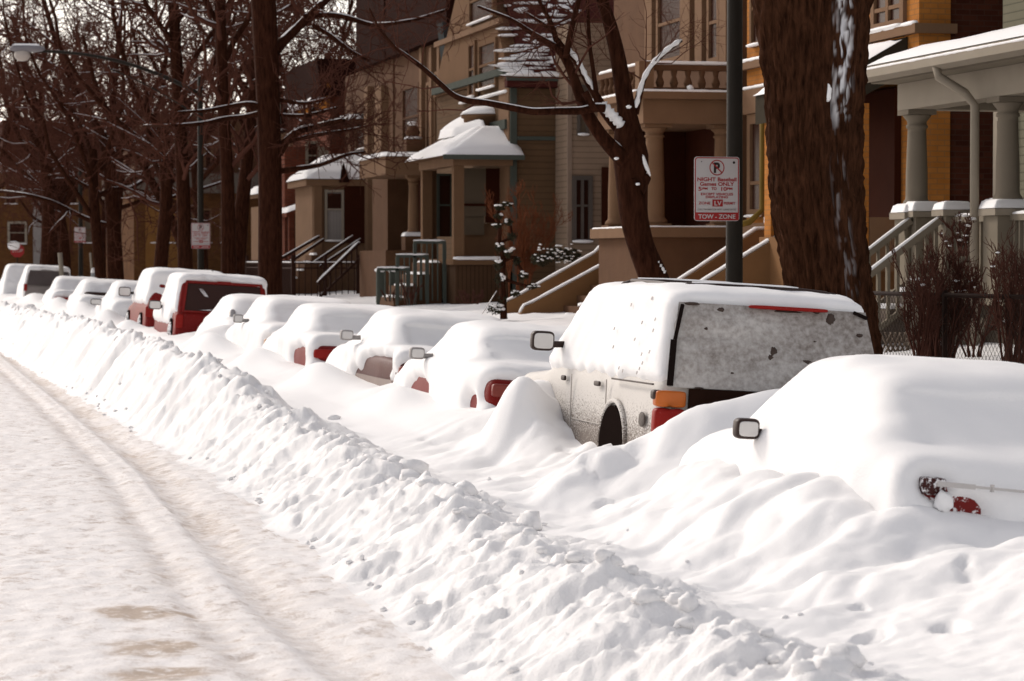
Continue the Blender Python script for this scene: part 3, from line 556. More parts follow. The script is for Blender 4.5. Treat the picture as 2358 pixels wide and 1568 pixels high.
plate(MB(), [(-.76, -.03, 1.08), (.76, -.03, 1.08), (.68, .17, 1.60), (-.68, .17, 1.60)], .02).build('rear_window', glassmat('van_glass', (.10, .08, .075)), o, local=True)
for s in (-1, 1): taillight(o, s*.88, s*.76, .85, 1.10, .0, LAMPRED, .04)
o, W = car('parked_car', 'lastfar', 'suv', 'farthest pale wagon at the left edge, mostly snow', WHITEP, top=.12, side=.08, rear=.06, dz=-.03, seed=42, cat='car')
SPEC = .02
TONE = .78
# ================================================================== houses along the right side
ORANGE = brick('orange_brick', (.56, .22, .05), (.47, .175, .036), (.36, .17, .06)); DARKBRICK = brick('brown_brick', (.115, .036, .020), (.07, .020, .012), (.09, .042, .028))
REDBRICK = brick('red_brick', (.20, .055, .03), (.15, .04, .022), (.13, .06, .04)); YELBRICK = brick('ochre_brick', (.165, .072, .026), (.125, .052, .02), (.12, .062, .03))
WHITE = plain('white_trim', (0.36, 0.31, 0.245), .6, .12); OFFW = plain('grey_white_trim', (0.27, 0.23, 0.175), .65, .15); GSIDING = boards('pale_siding', (0.2, 0.185, 0.13), .11)
STONE = plain('brown_stone', (0.135, 0.068, 0.036), .9, .25, 2.5, .1, .4, 25); STONEL = plain('light_stone', (0.225, 0.13, 0.074), .9, .2, 2.5, .1, .3, 25); TANST = plain('tan_stucco', (.27, .14, .062), .95, .18, 2, .1, .4, 60)
TANSIDE = boards('tan_shingle', (.145, .085, .046), .13, dark=.62); PINKSIDE = boards('pale_clapboard', (0.33, 0.235, 0.165), .12, dark=.5); TRIMT = plain('tan_trim', (.19, .108, .06), .7, .15); GREEN = plain('grey_green_trim', (.085, .095, .08), .6, .2)
SHINGLE = boards('maroon_shingle', (0.085, 0.022, 0.018), .16); DARKROOF = plain('dark_brown_roof', (.026, .008, .005), .9, .3, 4); DKWOOD = plain('dark_brown_wood', (0.05, 0.014, 0.007), .7, .3); IRON = plain('dark_iron', (0.045, 0.02, 0.014), .6, .2)
PANE = glassmat('window_glass', (0.035, 0.013, 0.008), .25, .06); BLIND = plain('drawn_blind', (0.15, 0.115, 0.08), .8, .1, 1.5); CURTAIN = boards('lace_curtain', (.30, .27, .25), .09, True, .75); ROOFGREY = plain('green_grey_shingle', (.055, .045, .032), .9, .25, 6); SLAT = boards('brown_slats', (.085, .045, .024), .09, True, .35)
rs = random.Random(11)
def house(name, X, Y, label): return empty(name, (X, Y, 0), label, 'house')
def bx(name, mat, par, *a): return MB().box(*a).build(name, mat, par)
def snowstrip(par, pts, wd=.1, h=.06, name='snow'):
    m = MB(); P = []
    for a, b in zip(pts, pts[1:]):
        a, b = Vector(a), Vector(b); k = max(2, int((b-a).length/.12)); P += [a.lerp(b, i/k) for i in range(k)]
    P.append(Vector(pts[-1])); R = [wd*(1+rs.uniform(-.12, .12)) for _ in P]; R[0] *= .6; R[-1] *= .6
    R = [q*.75 for q in R]; m.tube(P, R, 8, .8*h/wd); return m.build(name, SNOW, par, True)
def snowslab(par, poly3, h=.1, name='snow'):      # rounded-over snow lying on a sloping face given by a quad
    q = [Vector(p) for p in poly3]; n = 14; V = []; Fc = []
    for j in range(n+1):
        for i in range(n+1):
            u, v = i/n, j/n; p = q[0].lerp(q[1], u).lerp(q[3].lerp(q[2], u), v)
            e = min(1, min(u, 1-u, v, 1-v)*9); z = h*(e**.5)*(1+.25*float(pn(np.array(p.x*1.3+p.y), np.array(p.z+p.y*.7), 71))) if e > 0 else 0
            V.append((p.x, p.y, p.z+z+.006))
    for j in range(n):
        for i in range(n): Fc.append((j*(n+1)+i, j*(n+1)+i+1, (j+1)*(n+1)+i+1, (j+1)*(n+1)+i))
    b = len(V); V += [(p.x, p.y, p.z+.002) for p in q]
    return mesh_obj(name, V, Fc+[(b+3, b+2, b+1, b)], SNOW, par, True)
def winF(par, X, a, b, t, u, fr=OFFW, pane=PANE, rail=.5, wd=.09, sill=True, mull=False):     # window in a wall facing the street
    y0, y1, z0, z1 = facr(X, a, b, t, u); m = MB(); A, B = X-.06, X+.03
    m.box(A, B, y0, y0+wd, z0, z1); m.box(A, B, y1-wd, y1, z0, z1); m.box(A, B, y0+wd, y1-wd, z1-wd, z1); m.box(A, B, y0+wd, y1-wd, z0, z0+wd*.8)
    if rail: zz = z0+(z1-z0)*rail; m.box(A+.01, B, y0+wd, y1-wd, zz-.025, zz+.03)
    if mull: yy = (y0+y1)/2; m.box(A+.004, B, yy-.05, yy+.05, z0+.072, z1-wd)
    f = m.build('window', fr, par); bx('pane', pane, f, X-.012, X+.02, y0+wd*.9, y1-wd*.9, z0+wd*.7, z1-wd*.9)
    if sill: snowstrip(f, [(X-.09, y0, z0+.02), (X-.09, y1, z0+.02)], .06, .045, 'snowy_sill')
    return f
def winS(par, Y, a, b, t, u, fr=OFFW, pane=PANE, rail=.5, wd=.08, sill=True, mull=False):     # window in a wall facing down the street
    x0, x1, z0, z1 = sidr(Y, a, b, t, u); m = MB(); A, B = Y-.06, Y+.03
    m.box(x0, x0+wd, A, B, z0, z1); m.box(x1-wd, x1, A, B, z0, z1); m.box(x0+wd, x1-wd, A, B, z1-wd, z1); m.box(x0+wd, x1-wd, A, B, z0, z0+wd*.8)
    if rail: zz = z0+(z1-z0)*rail; m.box(x0+wd, x1-wd, A+.01, B, zz-.02, zz+.025)
    if mull: xx = (x0+x1)/2; m.box(xx-.03, xx+.03, A+.004, B, z0+wd*.8, z1-wd)
    f = m.build('window', fr, par); bx('pane', pane, f, x0+wd*.9, x1-wd*.9, Y-.012, Y+.02, z0+wd*.7, z1-wd*.9)
    if sill: snowstrip(f, [(x0, Y-.08, z0+.02), (x1, Y-.08, z0+.02)], .05, .05, 'snowy_sill')
    return f
def column(par, x, y, z0, z1, r, mat, name='column', sq=True):
    m = MB(); h = z1-z0
    m.lathe(x, y, [(r*1.28, z0+.06), (r*1.32, z0+.09), (r*1.2, z0+.13), (r*1.03, z0+.16), (r, z0+.2), (r*.98, z0+h*.4), (r*.84, z1-.26), (r*.84, z1-.22), (r*.98, z1-.21), (r*.98, z1-.18), (r*.86, z1-.17), (r*.9, z1-.13), (r*1.25, z1-.075), (r*1.27, z1-.06)], 24)
    o = m.build(name, mat, par, True); me = o.data
    MB().box(x-r*1.35, x+r*1.35, y-r*1.35, y+r*1.35, z0, z0+.058).box(x-r*1.35, x+r*1.35, y-r*1.35, y+r*1.35, z1-.058, z1).build('column_block', mat, o)
    return o
def railing(par, p, q, h, mat, n, post=.05, name='railing', snow=True, bal=.018):
    """sloping or level railing from p to q (foot points), balusters between bottom and top rail"""
    p, q = Vector(p), Vector(q); up = Vector((0, 0, h)); m = MB(); m.bar(p+up, q+up, .045, .035); m.bar(p+Vector((0, 0, .1)), q+Vector((0, 0, .1)), .03, .03)
    for k in range(n): c = p.lerp(q, (k+.5)/n); m.box(c.x-bal, c.x+bal, c.y-bal, c.y+bal, c.z+.13, c.z+h-.035)
    o = m.build(name, mat, par)
    if snow: snowstrip(o, [p+up+Vector((0, 0, .04)), q+up+Vector((0, 0, .04))], .06, .05)
    return o
def steps(par, x0, x1, y0, y1, z0, z1, n, mat, snowy=True):       # rising towards +x
    m = MB(); dx, dz = (x1-x0)/n, (z1-z0)/n
    poly = [(x0, z0-.6)]
    for k in range(n): poly += [(x0+k*dx, z0+(k+1)*dz-.0), (x0+(k+1)*dx, z0+(k+1)*dz)] if k else [(x0, z0+dz), (x0+dx, z0+dz)]
    poly += [(x1, z0-.6)]; o = m.prism(poly, 'y', y0, y1).build('steps', mat, par)
    for k in range(n if snowy else 0): snowslab(o, [(x0+k*dx+.08, y0+.12, z0+(k+1)*dz), (x0+(k+1)*dx, y0+.12, z0+(k+1)*dz), (x0+(k+1)*dx, y1-.12, z0+(k+1)*dz), (x0+k*dx+.08, y1-.12, z0+(k+1)*dz)], .05, 'step_snow')
    return o
def cheek(par, y0, y1, prof, mat, zb=.3):     # solid stair side wall, top outline prof = [(x,z)...] from the bottom up, snow along it
    o = MB().prism([(prof[0][0], zb)]+prof+[(prof[-1][0], zb)], 'y', y0, y1).build('stair_wall', mat, par)
    snowstrip(o, [(x, (y0+y1)/2, z+.02) for x, z in prof], (y1-y0)*.5, .055); return o

# --- house with the white columned porch (nearest, right edge)
h = house('house', 12, 28, 'nearest house with a white columned porch at the right edge'); X = 12.0
bx('wall', GSIDING, h, 14.5, 24, 22.5, 33.9, 0, 8.5)
winF(h, 14.5, 2296, 2342, 255, 462, WHITE, BLIND, .62, .13)
bx('porch_floor', OFFW, h, 11.95, 14.48, 22.5, 31.3, 1.46, 1.6); bx('porch_base', plain('porch_base_grey', (0.13, 0.105, 0.08), .8), h, 12.15, 14.4, 22.6, 31.2, .3, 1.45)
for y in (31.0, 28.3, 25.4):
    column(h, 12.17, y, 2.52, 3.74, .132, plain('porch_grey', (0.255, 0.215, 0.165), .65, .1))
    bx('pier', OFFW, h, 11.97, 12.37, y-.2, y+.2, 1.605, 2.44); c = bx('pier_cap', WHITE, h, 11.92, 12.42, y-.25, y+.25, 2.443, 2.517); snowslab(c, [(11.92, y-.25, 2.517), (12.42, y-.25, 2.517), (12.42, y+.25, 2.517), (11.92, y+.25, 2.517)], .09)
bx('beam', WHITE, h, 12.0, 12.34, 22.5, 31.2, 3.743, 4.06); bx('end_beam', WHITE, h, 12.342, 14.48, 30.86, 31.195, 3.745, 4.055); bx('porch_ceiling', OFFW, h, 11.7, 14.49, 22.5, 31.3, 4.064, 4.1)
r = MB().prism([(11.55, 4.13), (14.49, 4.74), (14.49, 4.86), (11.55, 4.25)], 'y', 22.4, 31.75).build('porch_roof', WHITE, h)
snowslab(r, [(11.58, 22.4, 4.26), (14.4, 22.4, 4.85), (14.4, 31.7, 4.85), (11.58, 31.7, 4.26)], .10)
MB().prism([(11.44, 4.10), (11.56, 4.06), (11.56, 4.17), (11.44, 4.19)], 'y', 22.4, 31.8).build('gutter', WHITE, h); snowstrip(h, [(11.47, 22.5, 4.2), (11.47, 31.78, 4.2)], .05, .035, 'gutter_snow')
MB().tube([(11.5, 28.72, 4.1), (11.52, 28.7, 3.98), (11.8, 28.62, 3.80), (11.9, 28.58, 3.66), (11.9, 28.58, 1.0)], .05, 10).build('downspout', WHITE, h, True)
railing(h, (12.15, 28.5, 1.6), (12.15, 29.72, 1.6), .82, OFFW, 9); railing(h, (12.15, 25.6, 1.6), (12.15, 28.1, 1.6), .82, OFFW, 18)
for y in (29.82, 30.76):
    bx('newel', OFFW, h, 12.02, 12.28, y-.12, y+.12, 1.603, 2.46); c = bx('newel_cap', WHITE, h, 11.96, 12.34, y-.18, y+.18, 2.462, 2.53); snowslab(c, [(11.96, y-.18, 2.53), (12.34, y-.18, 2.53), (12.34, y+.18, 2.53), (11.96, y+.18, 2.53)], .1)
    railing(h, (10.5, y, .52), (12.0, y, 1.62), .80, OFFW, 13)
steps(h, 10.55, 11.93, 29.9, 30.7, .62, 1.58, 5, plain('worn_grey_step', (.22, .18, .15), .9))
m = MB()
for k in range(9):
    m.bar((12.11, 28.9+k*.13-.28, .75), (12.11, 28.9+k*.13+.28, 1.31), .012, .02); m.bar((12.085, 28.9+k*.13+.28, .75), (12.085, 28.9+k*.13-.28, 1.31), .012, .02)
m.build('lattice', OFFW, h)

# --- orange brick house
h = house('house', 14, 39, 'orange brick house with a shed-roofed porch behind the big tree'); X = 14.0
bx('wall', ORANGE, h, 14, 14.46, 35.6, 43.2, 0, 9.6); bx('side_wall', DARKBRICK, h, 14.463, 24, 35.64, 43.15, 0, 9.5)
b = bx('stone_band', STONEL, h, 13.9, 14.52, 35.5, 43.3, 5.06, 5.19); snowstrip(b, [(13.93, 35.52, 5.2), (13.93, 43.3, 5.2)], .055, .06)
bx('corner_stone', STONEL, h, 13.96, 14.60, 35.54, 36.2, 4.52, 4.72)
winF(h, 14, 2012, 2088, -70, 68, STONEL, PANE, .35, .14, True, True); winF(h, 14, 1733, 1763, -70, 106, TRIMT, PANE, .5); winF(h, 14, 1727, 1763, 262, 500, STONEL, PANE, .33, .16)
b = bx('lintel_band', STONEL, h, 13.9, 14.0, 41.0, 43.2, 4.33, 4.72); snowstrip(b, [(13.93, 41.0, 4.75), (13.93, 43.2, 4.75)], .06, .05)
bx('sill_ledge', STONEL, h, 13.82, 14.0, 41.0, 43.2, 2.35, 2.55)
r = MB().prism([(13.99, 4.55), (12.9, 3.98), (12.9, 4.42), (13.99, 5.04)], 'y', 36.0, 39.4).build('porch_roof', ROOFGREY, h); snowslab(r, [(12.86, 35.97, 4.40), (13.89, 35.97, 4.99), (13.89, 39.4, 4.99), (12.86, 39.4, 4.40)], .07)
bx('porch_pillar', ORANGE, h, 13.25, 13.45, 36.05, 36.3, 1.2, 4.12); bx('porch_pillar', ORANGE, h, 12.98, 13.24, 38.9, 39.2, 2.303, 4.0)
bx('door', DKWOOD, h, 13.9, 14.0, 36.25, 38.4, 2.36, 4.35); bx('porch_base', TANST, h, 12.95, 13.99, 36.35, 39.35, .3, 2.3); b = bx('porch_wall', STONEL, h, 13.46, 13.88, 36.05, 36.25, 1.8, 2.55)
cheek(h, 40.85, 41.15, [(10.9, .85), (11.1, .98), (12.46, 1.80), (13.42, 2.42), (13.98, 2.45)], TANST); cheek(h, 38.85, 39.15, [(10.7, .82), (10.9, .92), (12.0, 1.66), (13.3, 2.42), (13.95, 2.47)], TANST)
steps(h, 11.2, 13.2, 39.15, 40.85, .3, 1.75, 8, STONE, False)
MB().tube([(13.6, 41.15, 4.5), (13.6, 41.15, 2.75), (13.4, 41.2, 2.55), (13.2, 41.25, 2.5)], .05, 8).build('downspout', plain('olive_pipe', (.20, .13, .03), .6), h, True)
m = MB(); 
for px, dz in ((1790, .16), (1808, .10)): p = onY(px, 512, 41.3); m.blob((p.x, 41.3, 2.55), (.25, .16, dz), px, 10, 6, .1)
m.build('snow', SNOW, h, True)

# --- grey-brown stone house with the pillared porch
h = house('house', 14, 47, 'brown stone house with round porch pillars and a balustrade above')
bx('wall', STONE, h, 14, 24, 43.45, 51.5, 0, 10)
for a, b_ in ((1517, 1577), (1634, 1662), (1690, 1706)): winF(h, 14, a, b_, -90, 146, STONEL, PANE, .4, .12, False)
for a, b_ in ((1582, 1600), (1612, 1628), (1668, 1684), (1496, 1512)): y0, y1, z0, z1 = facr(14, a, b_, -90, 150); bx('pilaster', STONEL, h, 13.9, 14.0, y0, y1, z0, z1)
bx('porch_base', STONE, h, 12.4, 13.99, 43.72, 46.6, .3, 2.33); b = bx('porch_ledge', STONEL, h, 12.28, 13.99, 43.6, 46.75, 2.333, 2.5); snowstrip(b, [(12.32, 43.66, 2.5), (13.98, 43.66, 2.5)], .07, .04); snowstrip(b, [(12.33, 43.7, 2.5), (12.33, 46.7, 2.5)], .07, .04)
for x, y in ((12.66, 44.0), (12.66, 46.3), (13.85, 44.0)): column(h, x, y, 2.503, 4.2, .17, STONEL)
bx('entablature', STONEL, h, 12.38, 13.99, 43.7, 46.62, 4.203, 4.6); b = bx('cornice', STONEL, h, 12.22, 13.99, 43.55, 46.8, 4.603, 4.72)
snowstrip(b, [(12.26, 43.6, 4.73), (13.98, 43.6, 4.73)], .07, .05); snowstrip(b, [(12.26, 43.6, 4.73), (12.26, 46.75, 4.73)], .07, .05)
m = MB(); m.box(12.36, 13.99, 43.72, 43.86, 5.08, 5.17); m.box(12.36, 12.5, 43.863, 46.6, 5.08, 5.17); m.box(12.36, 13.99, 43.72, 43.86, 4.723, 4.80); m.box(12.36, 12.5, 43.863, 46.6, 4.723, 4.80); b = m.build('balustrade', STONE, h)
for k in range(7): x = 12.45+k*.24; MB().lathe(x, 43.79, [(.05, 4.8), (.075, 4.88), (.04, 4.98), (.06, 5.08)], 10).build('baluster', STONE, b)
for k in range(9): MB().lathe(12.43, 44.05+k*.3, [(.05, 4.8), (.075, 4.88), (.04, 4.98), (.06, 5.08)], 10).build('baluster', STONE, b)
bx('corner_post', STONEL, b, 12.3, 12.55, 43.66, 43.91, 4.724, 5.22)
snowstrip(b, [(12.36, 43.79, 5.2), (13.98, 43.79, 5.2)], .08, .06); snowstrip(b, [(12.43, 43.8, 5.2), (12.43, 46.6, 5.2)], .08, .06)
for x in (13.18,): MB().blob((x, 43.68, 4.79), (.06, .05, .05), int(x*10), 8, 6).build('snow', SNOW, b, True)
bx('door', DKWOOD, h, 13.93, 14.0, 43.9, 47.2, 2.51, 4.2); bx('vestibule_shade', DKWOOD, h, 13.1, 13.92, 46.45, 46.6, 2.51, 4.2)  # dark brown panels paint the shade inside the porch
cheek(h, 49.05, 49.3, [(11.25, 1.05), (11.34, 1.20), (11.5, 1.27), (13.0, 2.08), (13.25, 2.34), (13.98, 2.4)], TANST)
cheek(h, 47.85, 48.1, [(11.3, 1.0), (11.38, 1.13), (11.55, 1.2), (12.9, 1.90), (13.15, 2.1), (13.3, 2.26)], TANST)
st = steps(h, 11.35, 13.3, 46.75, 47.85, .42, 1.87, 8, STONE, False)
for k in range(8): MB().blob((11.52+k*.244, 47.1, .62+k*.181), (.10, .2, .05), k, 10, 6, .2).build('snow', SNOW, st, True)

# --- narrow pale clapboard house
h = house('house', 14.2, 56.4, 'narrow house wall of pale clapboard between the brown stone house and the tan shingled house')
bx('wall', PINKSIDE, h, 14.2, 22, 55.8, 56.95, 0, 6.9)
winS(h, 55.8, 1316, 1363, 405, 558, plain('grey_window_frame', (.12, .10, .085), .7), PANE, .55, .09, True, True); winS(h, 55.8, 1328, 1354, 195, 312, plain('grey_window_frame', (.12, .10, .085), .7), BLIND, .5, .06)
winS(h, 55.8, 1376, 1402, 230, 300, TRIMT, PANE, .5, .06); bx('corner_board', plain('pale_corner', (0.3, 0.22, 0.165), .7), h, 14.17, 14.26, 55.77, 55.85, 0, 6.9)
bx('side_door', DKWOOD, h, *sidr(55.74, 1386, 1412, 385, 560)[:2], 55.74, 55.8, *sidr(55.74, 1386, 1412, 385, 560)[2:])

# --- tan shingled house with a hipped porch
h = house('house', 13.3, 61, 'tan shingled house with a hipped snowy porch roof and a turret drum'); Y = 57.0
bx('wall', TANSIDE, h, 13.27, 22, 57, 65, 0, 5.85); bx('corner_board', GREEN, h, 13.22, 13.36, 56.95, 57.0, 0, 5.85); bx('corner_trim', STONEL, h, 13.2, 13.265, 57.05, 58.0, 0, 5.85)
bx('trim_band', GREEN, h, 13.37, 22, 56.95, 57.0, 4.50, 4.58)
MB().prism([(56.95, 5.86), (65.1, 5.86), (61, 9.2), (60.6, 9.2)], 'x', 13.2, 13.5).build('gable_wall', TRIMT, h)
MB().prism([(56.75, 5.85), (65.3, 5.85), (61, 9.4), (60.6, 9.4)], 'x', 13.502, 22).build('roof', SHINGLE, h)
sn = MB(); rr = random.Random(3)
for k in range(150):     # patches of snow left on the shingles
    v = rr.random()**1.5; y = 56.8+v*3.6; z = 5.86+v*3.4; x = rr.uniform(13.2, 15.2); sn.blob((x, y, z), (rr.uniform(.08, .35)*(1.3-v), .10, .035), k, 8, 5, .3)
sn.build('snow', SNOW, h, True); bx('eave', GREEN, h, 13.08, 22, 56.7, 56.745, 5.74, 5.84); snowstrip(h, [(13.1, 56.7, 5.87), (15.5, 56.7, 5.87)], .09, .07, 'eave_snow'); bx('roof_edge', SHINGLE, h, 13.1, 22, 56.75, 56.99, 5.60, 5.81)
for a, b_, t_, u_ in ((1082, 1098, 95, 225), (1106, 1146, 92, 205), (1084, 1140, -60, 50)): winF(h, 13.2, a, b_, t_, u_, TRIMT, PANE, .5, .1)
bx('gable_band', GREEN, h, 13.1, 13.2, 57.2, 64.8, 5.90, 6.05); bx('gable_band', STONEL, h, 13.12, 13.2, 57.6, 64.6, 7.02, 7.14)
bx('lower_band', GREEN, h, 13.15, 13.27, 57.2, 62, 4.75, 4.95); b = snowstrip(h, [(13.2, 57.2, 5.55), (13.2, 62, 5.55)], .08, .06, 'band_snow')
# porch
p0, p1 = 11.97, 13.26
bx('porch_floor', TRIMT, h, p0, p1, 56.9, 60.6, 1.86, 1.98); snowstrip(h, [(p0, 56.88, 2.0), (p1+.3, 56.88, 2.0)], .09, .06, 'floor_snow'); bx('porch_skirt', SLAT, h, p0+.06, p1, 56.95, 60.5, .3, 1.855)
for y in (57.02, 60.4): bx('post', TRIMT, h, p0+.02, p0+.24, y-.1, y+.12, 1.983, 3.95)
bx('porch_beam', STONEL, h, p0, p1, 56.9, 57.15, 3.953, 4.15); bx('front_beam', STONEL, h, p0, p0+.25, 57.153, 60.6, 3.953, 4.15)
V = [(11.72, 56.65, 4.15), (13.4, 56.65, 4.15), (13.4, 61.0, 4.15), (11.72, 61.0, 4.15), (12.9, 57.9, 4.75), (13.28, 57.9, 4.75), (13.28, 60.0, 4.75), (12.9, 60.0, 4.75)]
r = MB().hexa([(11.72, 56.65, 4.153), (13.45, 56.65, 4.153), (13.45, 61, 4.153), (11.72, 61, 4.153), (12.85, 57.9, 4.78), (13.45, 57.9, 4.78), (13.45, 60, 4.78), (12.85, 60, 4.78)]).build('porch_roof', TRIMT, h)
snowslab(r, [(11.72, 56.65, 4.153), (13.45, 56.65, 4.153), (13.45, 57.9, 4.78), (12.85, 57.9, 4.78)], .12); snowslab(r, [(11.72, 61, 4.153), (11.72, 56.65, 4.153), (12.85, 57.9, 4.78), (12.85, 60, 4.78)], .12)
bx('porch_cornice', GREEN, h, 11.70, 13.45, 56.6, 56.648, 4.07, 4.17)
d = MB().lathe(13.2, 59.2, [(.50, 4.6), (.50, 5.05), (.56, 5.08), (.56, 5.14)], 24).build('turret_drum', TRIMT, h, True); MB().lathe(13.2, 59.2, [(.58, 5.143), (.5, 5.24), (.3, 5.32), (.05, 5.34)], 24).build('snow', SNOW, d, True)
snowslab(h, [(12.3, 58.6, 4.62), (12.95, 58.0, 4.82), (13.0, 60.6, 5.1), (12.35, 60.4, 4.65)], .18, 'roof_drift')
x0, x1, z0, z1 = sidr(58.0, 1064, 1116, 400, 470); bx('porch_wall', TRIMT, h, x0-.02, p1+.3, 58.05, 58.2, 1.99, 2.75)
bx('blind', BLIND, h, x0, x1, 57.9, 57.96, 2.9, 3.93); bx('blind', BLIND, h, x0, x1-.02, 57.965, 58.0, 2.5, 3.2); bx('wall_panel', DKWOOD, h, x1, p1-.02, 57.9, 57.98, 2.76, 3.93); bx('window_rail', DKWOOD, h, x0, x1, 57.86, 57.895, 3.12, 3.17)
x0, x1, z0, z1 = sidr(60.6, 1005, 1040, 400, 545); f = MB().box(x0, x0+.05, 60.5, 60.6, z0, z1).box(x1-.05, x1, 60.5, 60.6, z0, z1).box(x0+.05, x1-.05, 60.5, 60.6, z1-.05, z1).box(x0+.05, x1-.05, 60.5, 60.6, (z0+z1)/2-.02, (z0+z1)/2+.02).build('window', GREEN, h); bx('pane', PANE, f, x0+.04, x1-.04, 60.55, 60.62, z0, z1-.04)
bx('porch_end_wall', TRIMT, h, *sidr(60.7, 986, 1004, 400, 555)[:2], 60.62, 60.75, 1.99, 3.95)
steps(h, 10.9, 11.95, 58.0, 60.0, .9, 1.9, 4, STONE)
for (a, b_, y) in ((952, 1026, 558), (912, 986, 590), (868, 942, 620)):     # stepped level pipe rails down the stairs
    p, q = onY(a, y, 57.7), onY(b_, y, 57.7); m = MB(); m.bar(p, q, .03, .03)
    for t in (0.03, .97): c = p.lerp(q, t); m.box(c.x-.03, c.x+.03, c.y-.03, c.y+.03, 1.0, c.z-.03)
    for k in range(6): c = p.lerp(q, (k+.5)/6); m.box(c.x-.012, c.x+.012, c.y-.012, c.y+.012, 1.1, c.z-.03)
    o = m.build('stair_rail', GREEN, h); snowstrip(o, [p+Vector((0, 0, .035)), q+Vector((0, 0, .035))], .05, .045)

# --- brown stone house with tall narrow windows and dark mansard
h = house('house', 13.8, 69, 'brown stone house with tall narrow windows and a finial on its porch')
bx('wall', STONE, h, 13.8, 23, 65.6, 73.2, 0, 7.6); MB().prism([(65.4, 7.603), (73.6, 7.603), (73.3, 11.5), (65.7, 11.5)], 'x', 13.6, 23).build('mansard_roof', DARKROOF, h)
winF(h, 13.8, 930, 968, 195, 345, STONE, PANE, .5, .1, False); winF(h, 13.8, 1004, 1012, 165, 345, STONEL, PANE, 0, .08, False); winF(h, 13.8, 1022, 1030, 165, 345, STONEL, PANE, 0, .08, False); winF(h, 13.8, 985, 993, 190, 345, STONEL, PANE, 0, .08, False)
for a in (975, 998, 1016, 1036): y0, y1, z0, z1 = facr(13.8, a, a+5, 110, 350); bx('pilaster', STONEL, h, 13.68, 13.8, y0, y1, z0, z1)
y0, y1, z0, z1 = facr(13.8, 895, 1045, 88, 112); MB().box(13.55, 13.8, 65.5, 73.2, z0, z1).build('cornice', DARKROOF, h)
MB().prism([(13.5, 7.7), (13.75, 5.6), (13.8, 5.6), (13.8, 7.7)], 'y', 65.45, 66.1).build('corner_slate', plain('blue_grey_slate', (.05, .055, .055), .8), h)
b = bx('porch_roof', STONEL, h, 12.3, 13.79, 66.5, 70.2, 4.05, 4.5); snowslab(b, [(12.2, 66.4, 4.5), (13.79, 66.4, 4.5), (13.79, 70.3, 4.5), (12.2, 70.3, 4.5)], .14)
pp = onY(950, 330, 68.5); d = MB().box(pp.x-.2, pp.x+.2, 68.3, 68.7, 4.503, 5.0).lathe(pp.x, 68.5, [(.18, 5.0), (.12, 5.05), (.2, 5.18), (.12, 5.32), (.03, 5.38)], 14).build('finial', STONE, h); MB().blob((pp.x, 68.5, 5.40), (.13, .13, .06), 2, 10, 6, .1).build('snow', SNOW, d, True); MB().blob((pp.x, 68.5, 5.04), (.24, .24, .05), 3, 10, 6, .1).build('snow', SNOW, d, True)
pc = onY(952, 480, 67.0); column(h, pc.x, 67.0, 2.55, 4.05, .14, STONEL); b = bx('column_pedestal', STONE, h, pc.x-.26, pc.x+.26, 66.75, 67.25, .5, 2.547); snowslab(b, [(pc.x-.28, 66.74, 2.547), (pc.x+.28, 66.74, 2.547), (pc.x+.28, 67.26, 2.547), (pc.x-.28, 67.26, 2.547)], .1)
bx('porch_floor', STONE, h, 12.3, 13.79, 66.5, 70.2, .3, 2.2); bx('doorway', DKWOOD, h, 13.7, 13.8, 67.3, 70, 2.2, 4.0)
bx('bay', STONE, h, *sidr(70.3, 892, 940, 380, 560)[:2], 70.3, 72.5, .3, 4.4)
railing(h, (11.2, 70.2, .85), (12.3, 70.2, 1.9), .5, IRON, 8, name='stair_rail')

# --- stone house with the enclosed porch
h = house('house', 13.8, 77, 'brown stone house with a pale enclosed porch under a snowy pyramid roof')
bx('wall', STONE, h, 13.8, 23, 73.5, 81.2, 0, 7.4); MB().prism([(73.65, 7.403), (78.2, 7.403), (78.0, 11.8), (73.9, 11.8)], 'x', 13.6, 23).build('mansard_roof', DARKROOF, h)
winF(h, 13.8, 861, 873, 215, 350, STONEL, PANE, .5, .1, False); winF(h, 13.8, 822, 846, 250, 345, STONE, PANE, .5, .1); winF(h, 13.8, 868, 882, 420, 545, STONE, PANE, .5, .1, False)
for a, b_ in ((852, 860), (876, 892)): y0, y1, z0, z1 = facr(13.8, a, b_, 200, 580); bx('pilaster', STONEL, h, 13.62, 13.8, y0, y1, z0, z1)
b = bx('roof_ledge', STONE, h, 13.3, 13.79, 78, 81, 5.9, 6.0); snowslab(b, [(13.3, 78, 6), (13.79, 78, 6), (13.79, 81, 6), (13.3, 81, 6)], .15)
bx('porch', STONEL, h, 12.15, 13.79, 77.0, 80.2, .5, 4.05); b = bx('porch_cornice', STONEL, h, 11.95, 13.79, 76.85, 80.4, 4.053, 4.24)
r = MB().hexa([(11.9, 76.8, 4.243), (13.79, 76.8, 4.243), (13.79, 80.4, 4.243), (11.9, 80.4, 4.243), (12.9, 78.2, 4.95), (13.79, 78.2, 4.95), (13.79, 79.2, 4.95), (12.9, 79.2, 4.95)]).build('porch_roof', DARKROOF, h)
snowslab(r, [(11.9, 76.8, 4.243), (13.79, 76.8, 4.243), (13.79, 78.2, 4.95), (12.9, 78.2, 4.95)], .12); snowslab(r, [(11.9, 80.4, 4.243), (11.9, 76.8, 4.243), (12.9, 78.2, 4.95), (12.9, 79.2, 4.95)], .12)
x0, x1, z0, z1 = sidr(76.7, 782, 806, 372, 420); MB().add([(x0, 76.7, z0), (x1, 76.7, z0), ((x0+x1)/2, 76.95, z1), (x0, 77.1, z0), (x1, 77.1, z0)], [(0, 1, 2), (1, 4, 2), (4, 3, 2), (3, 0, 2)]).build('gablet', DARKROOF, h)
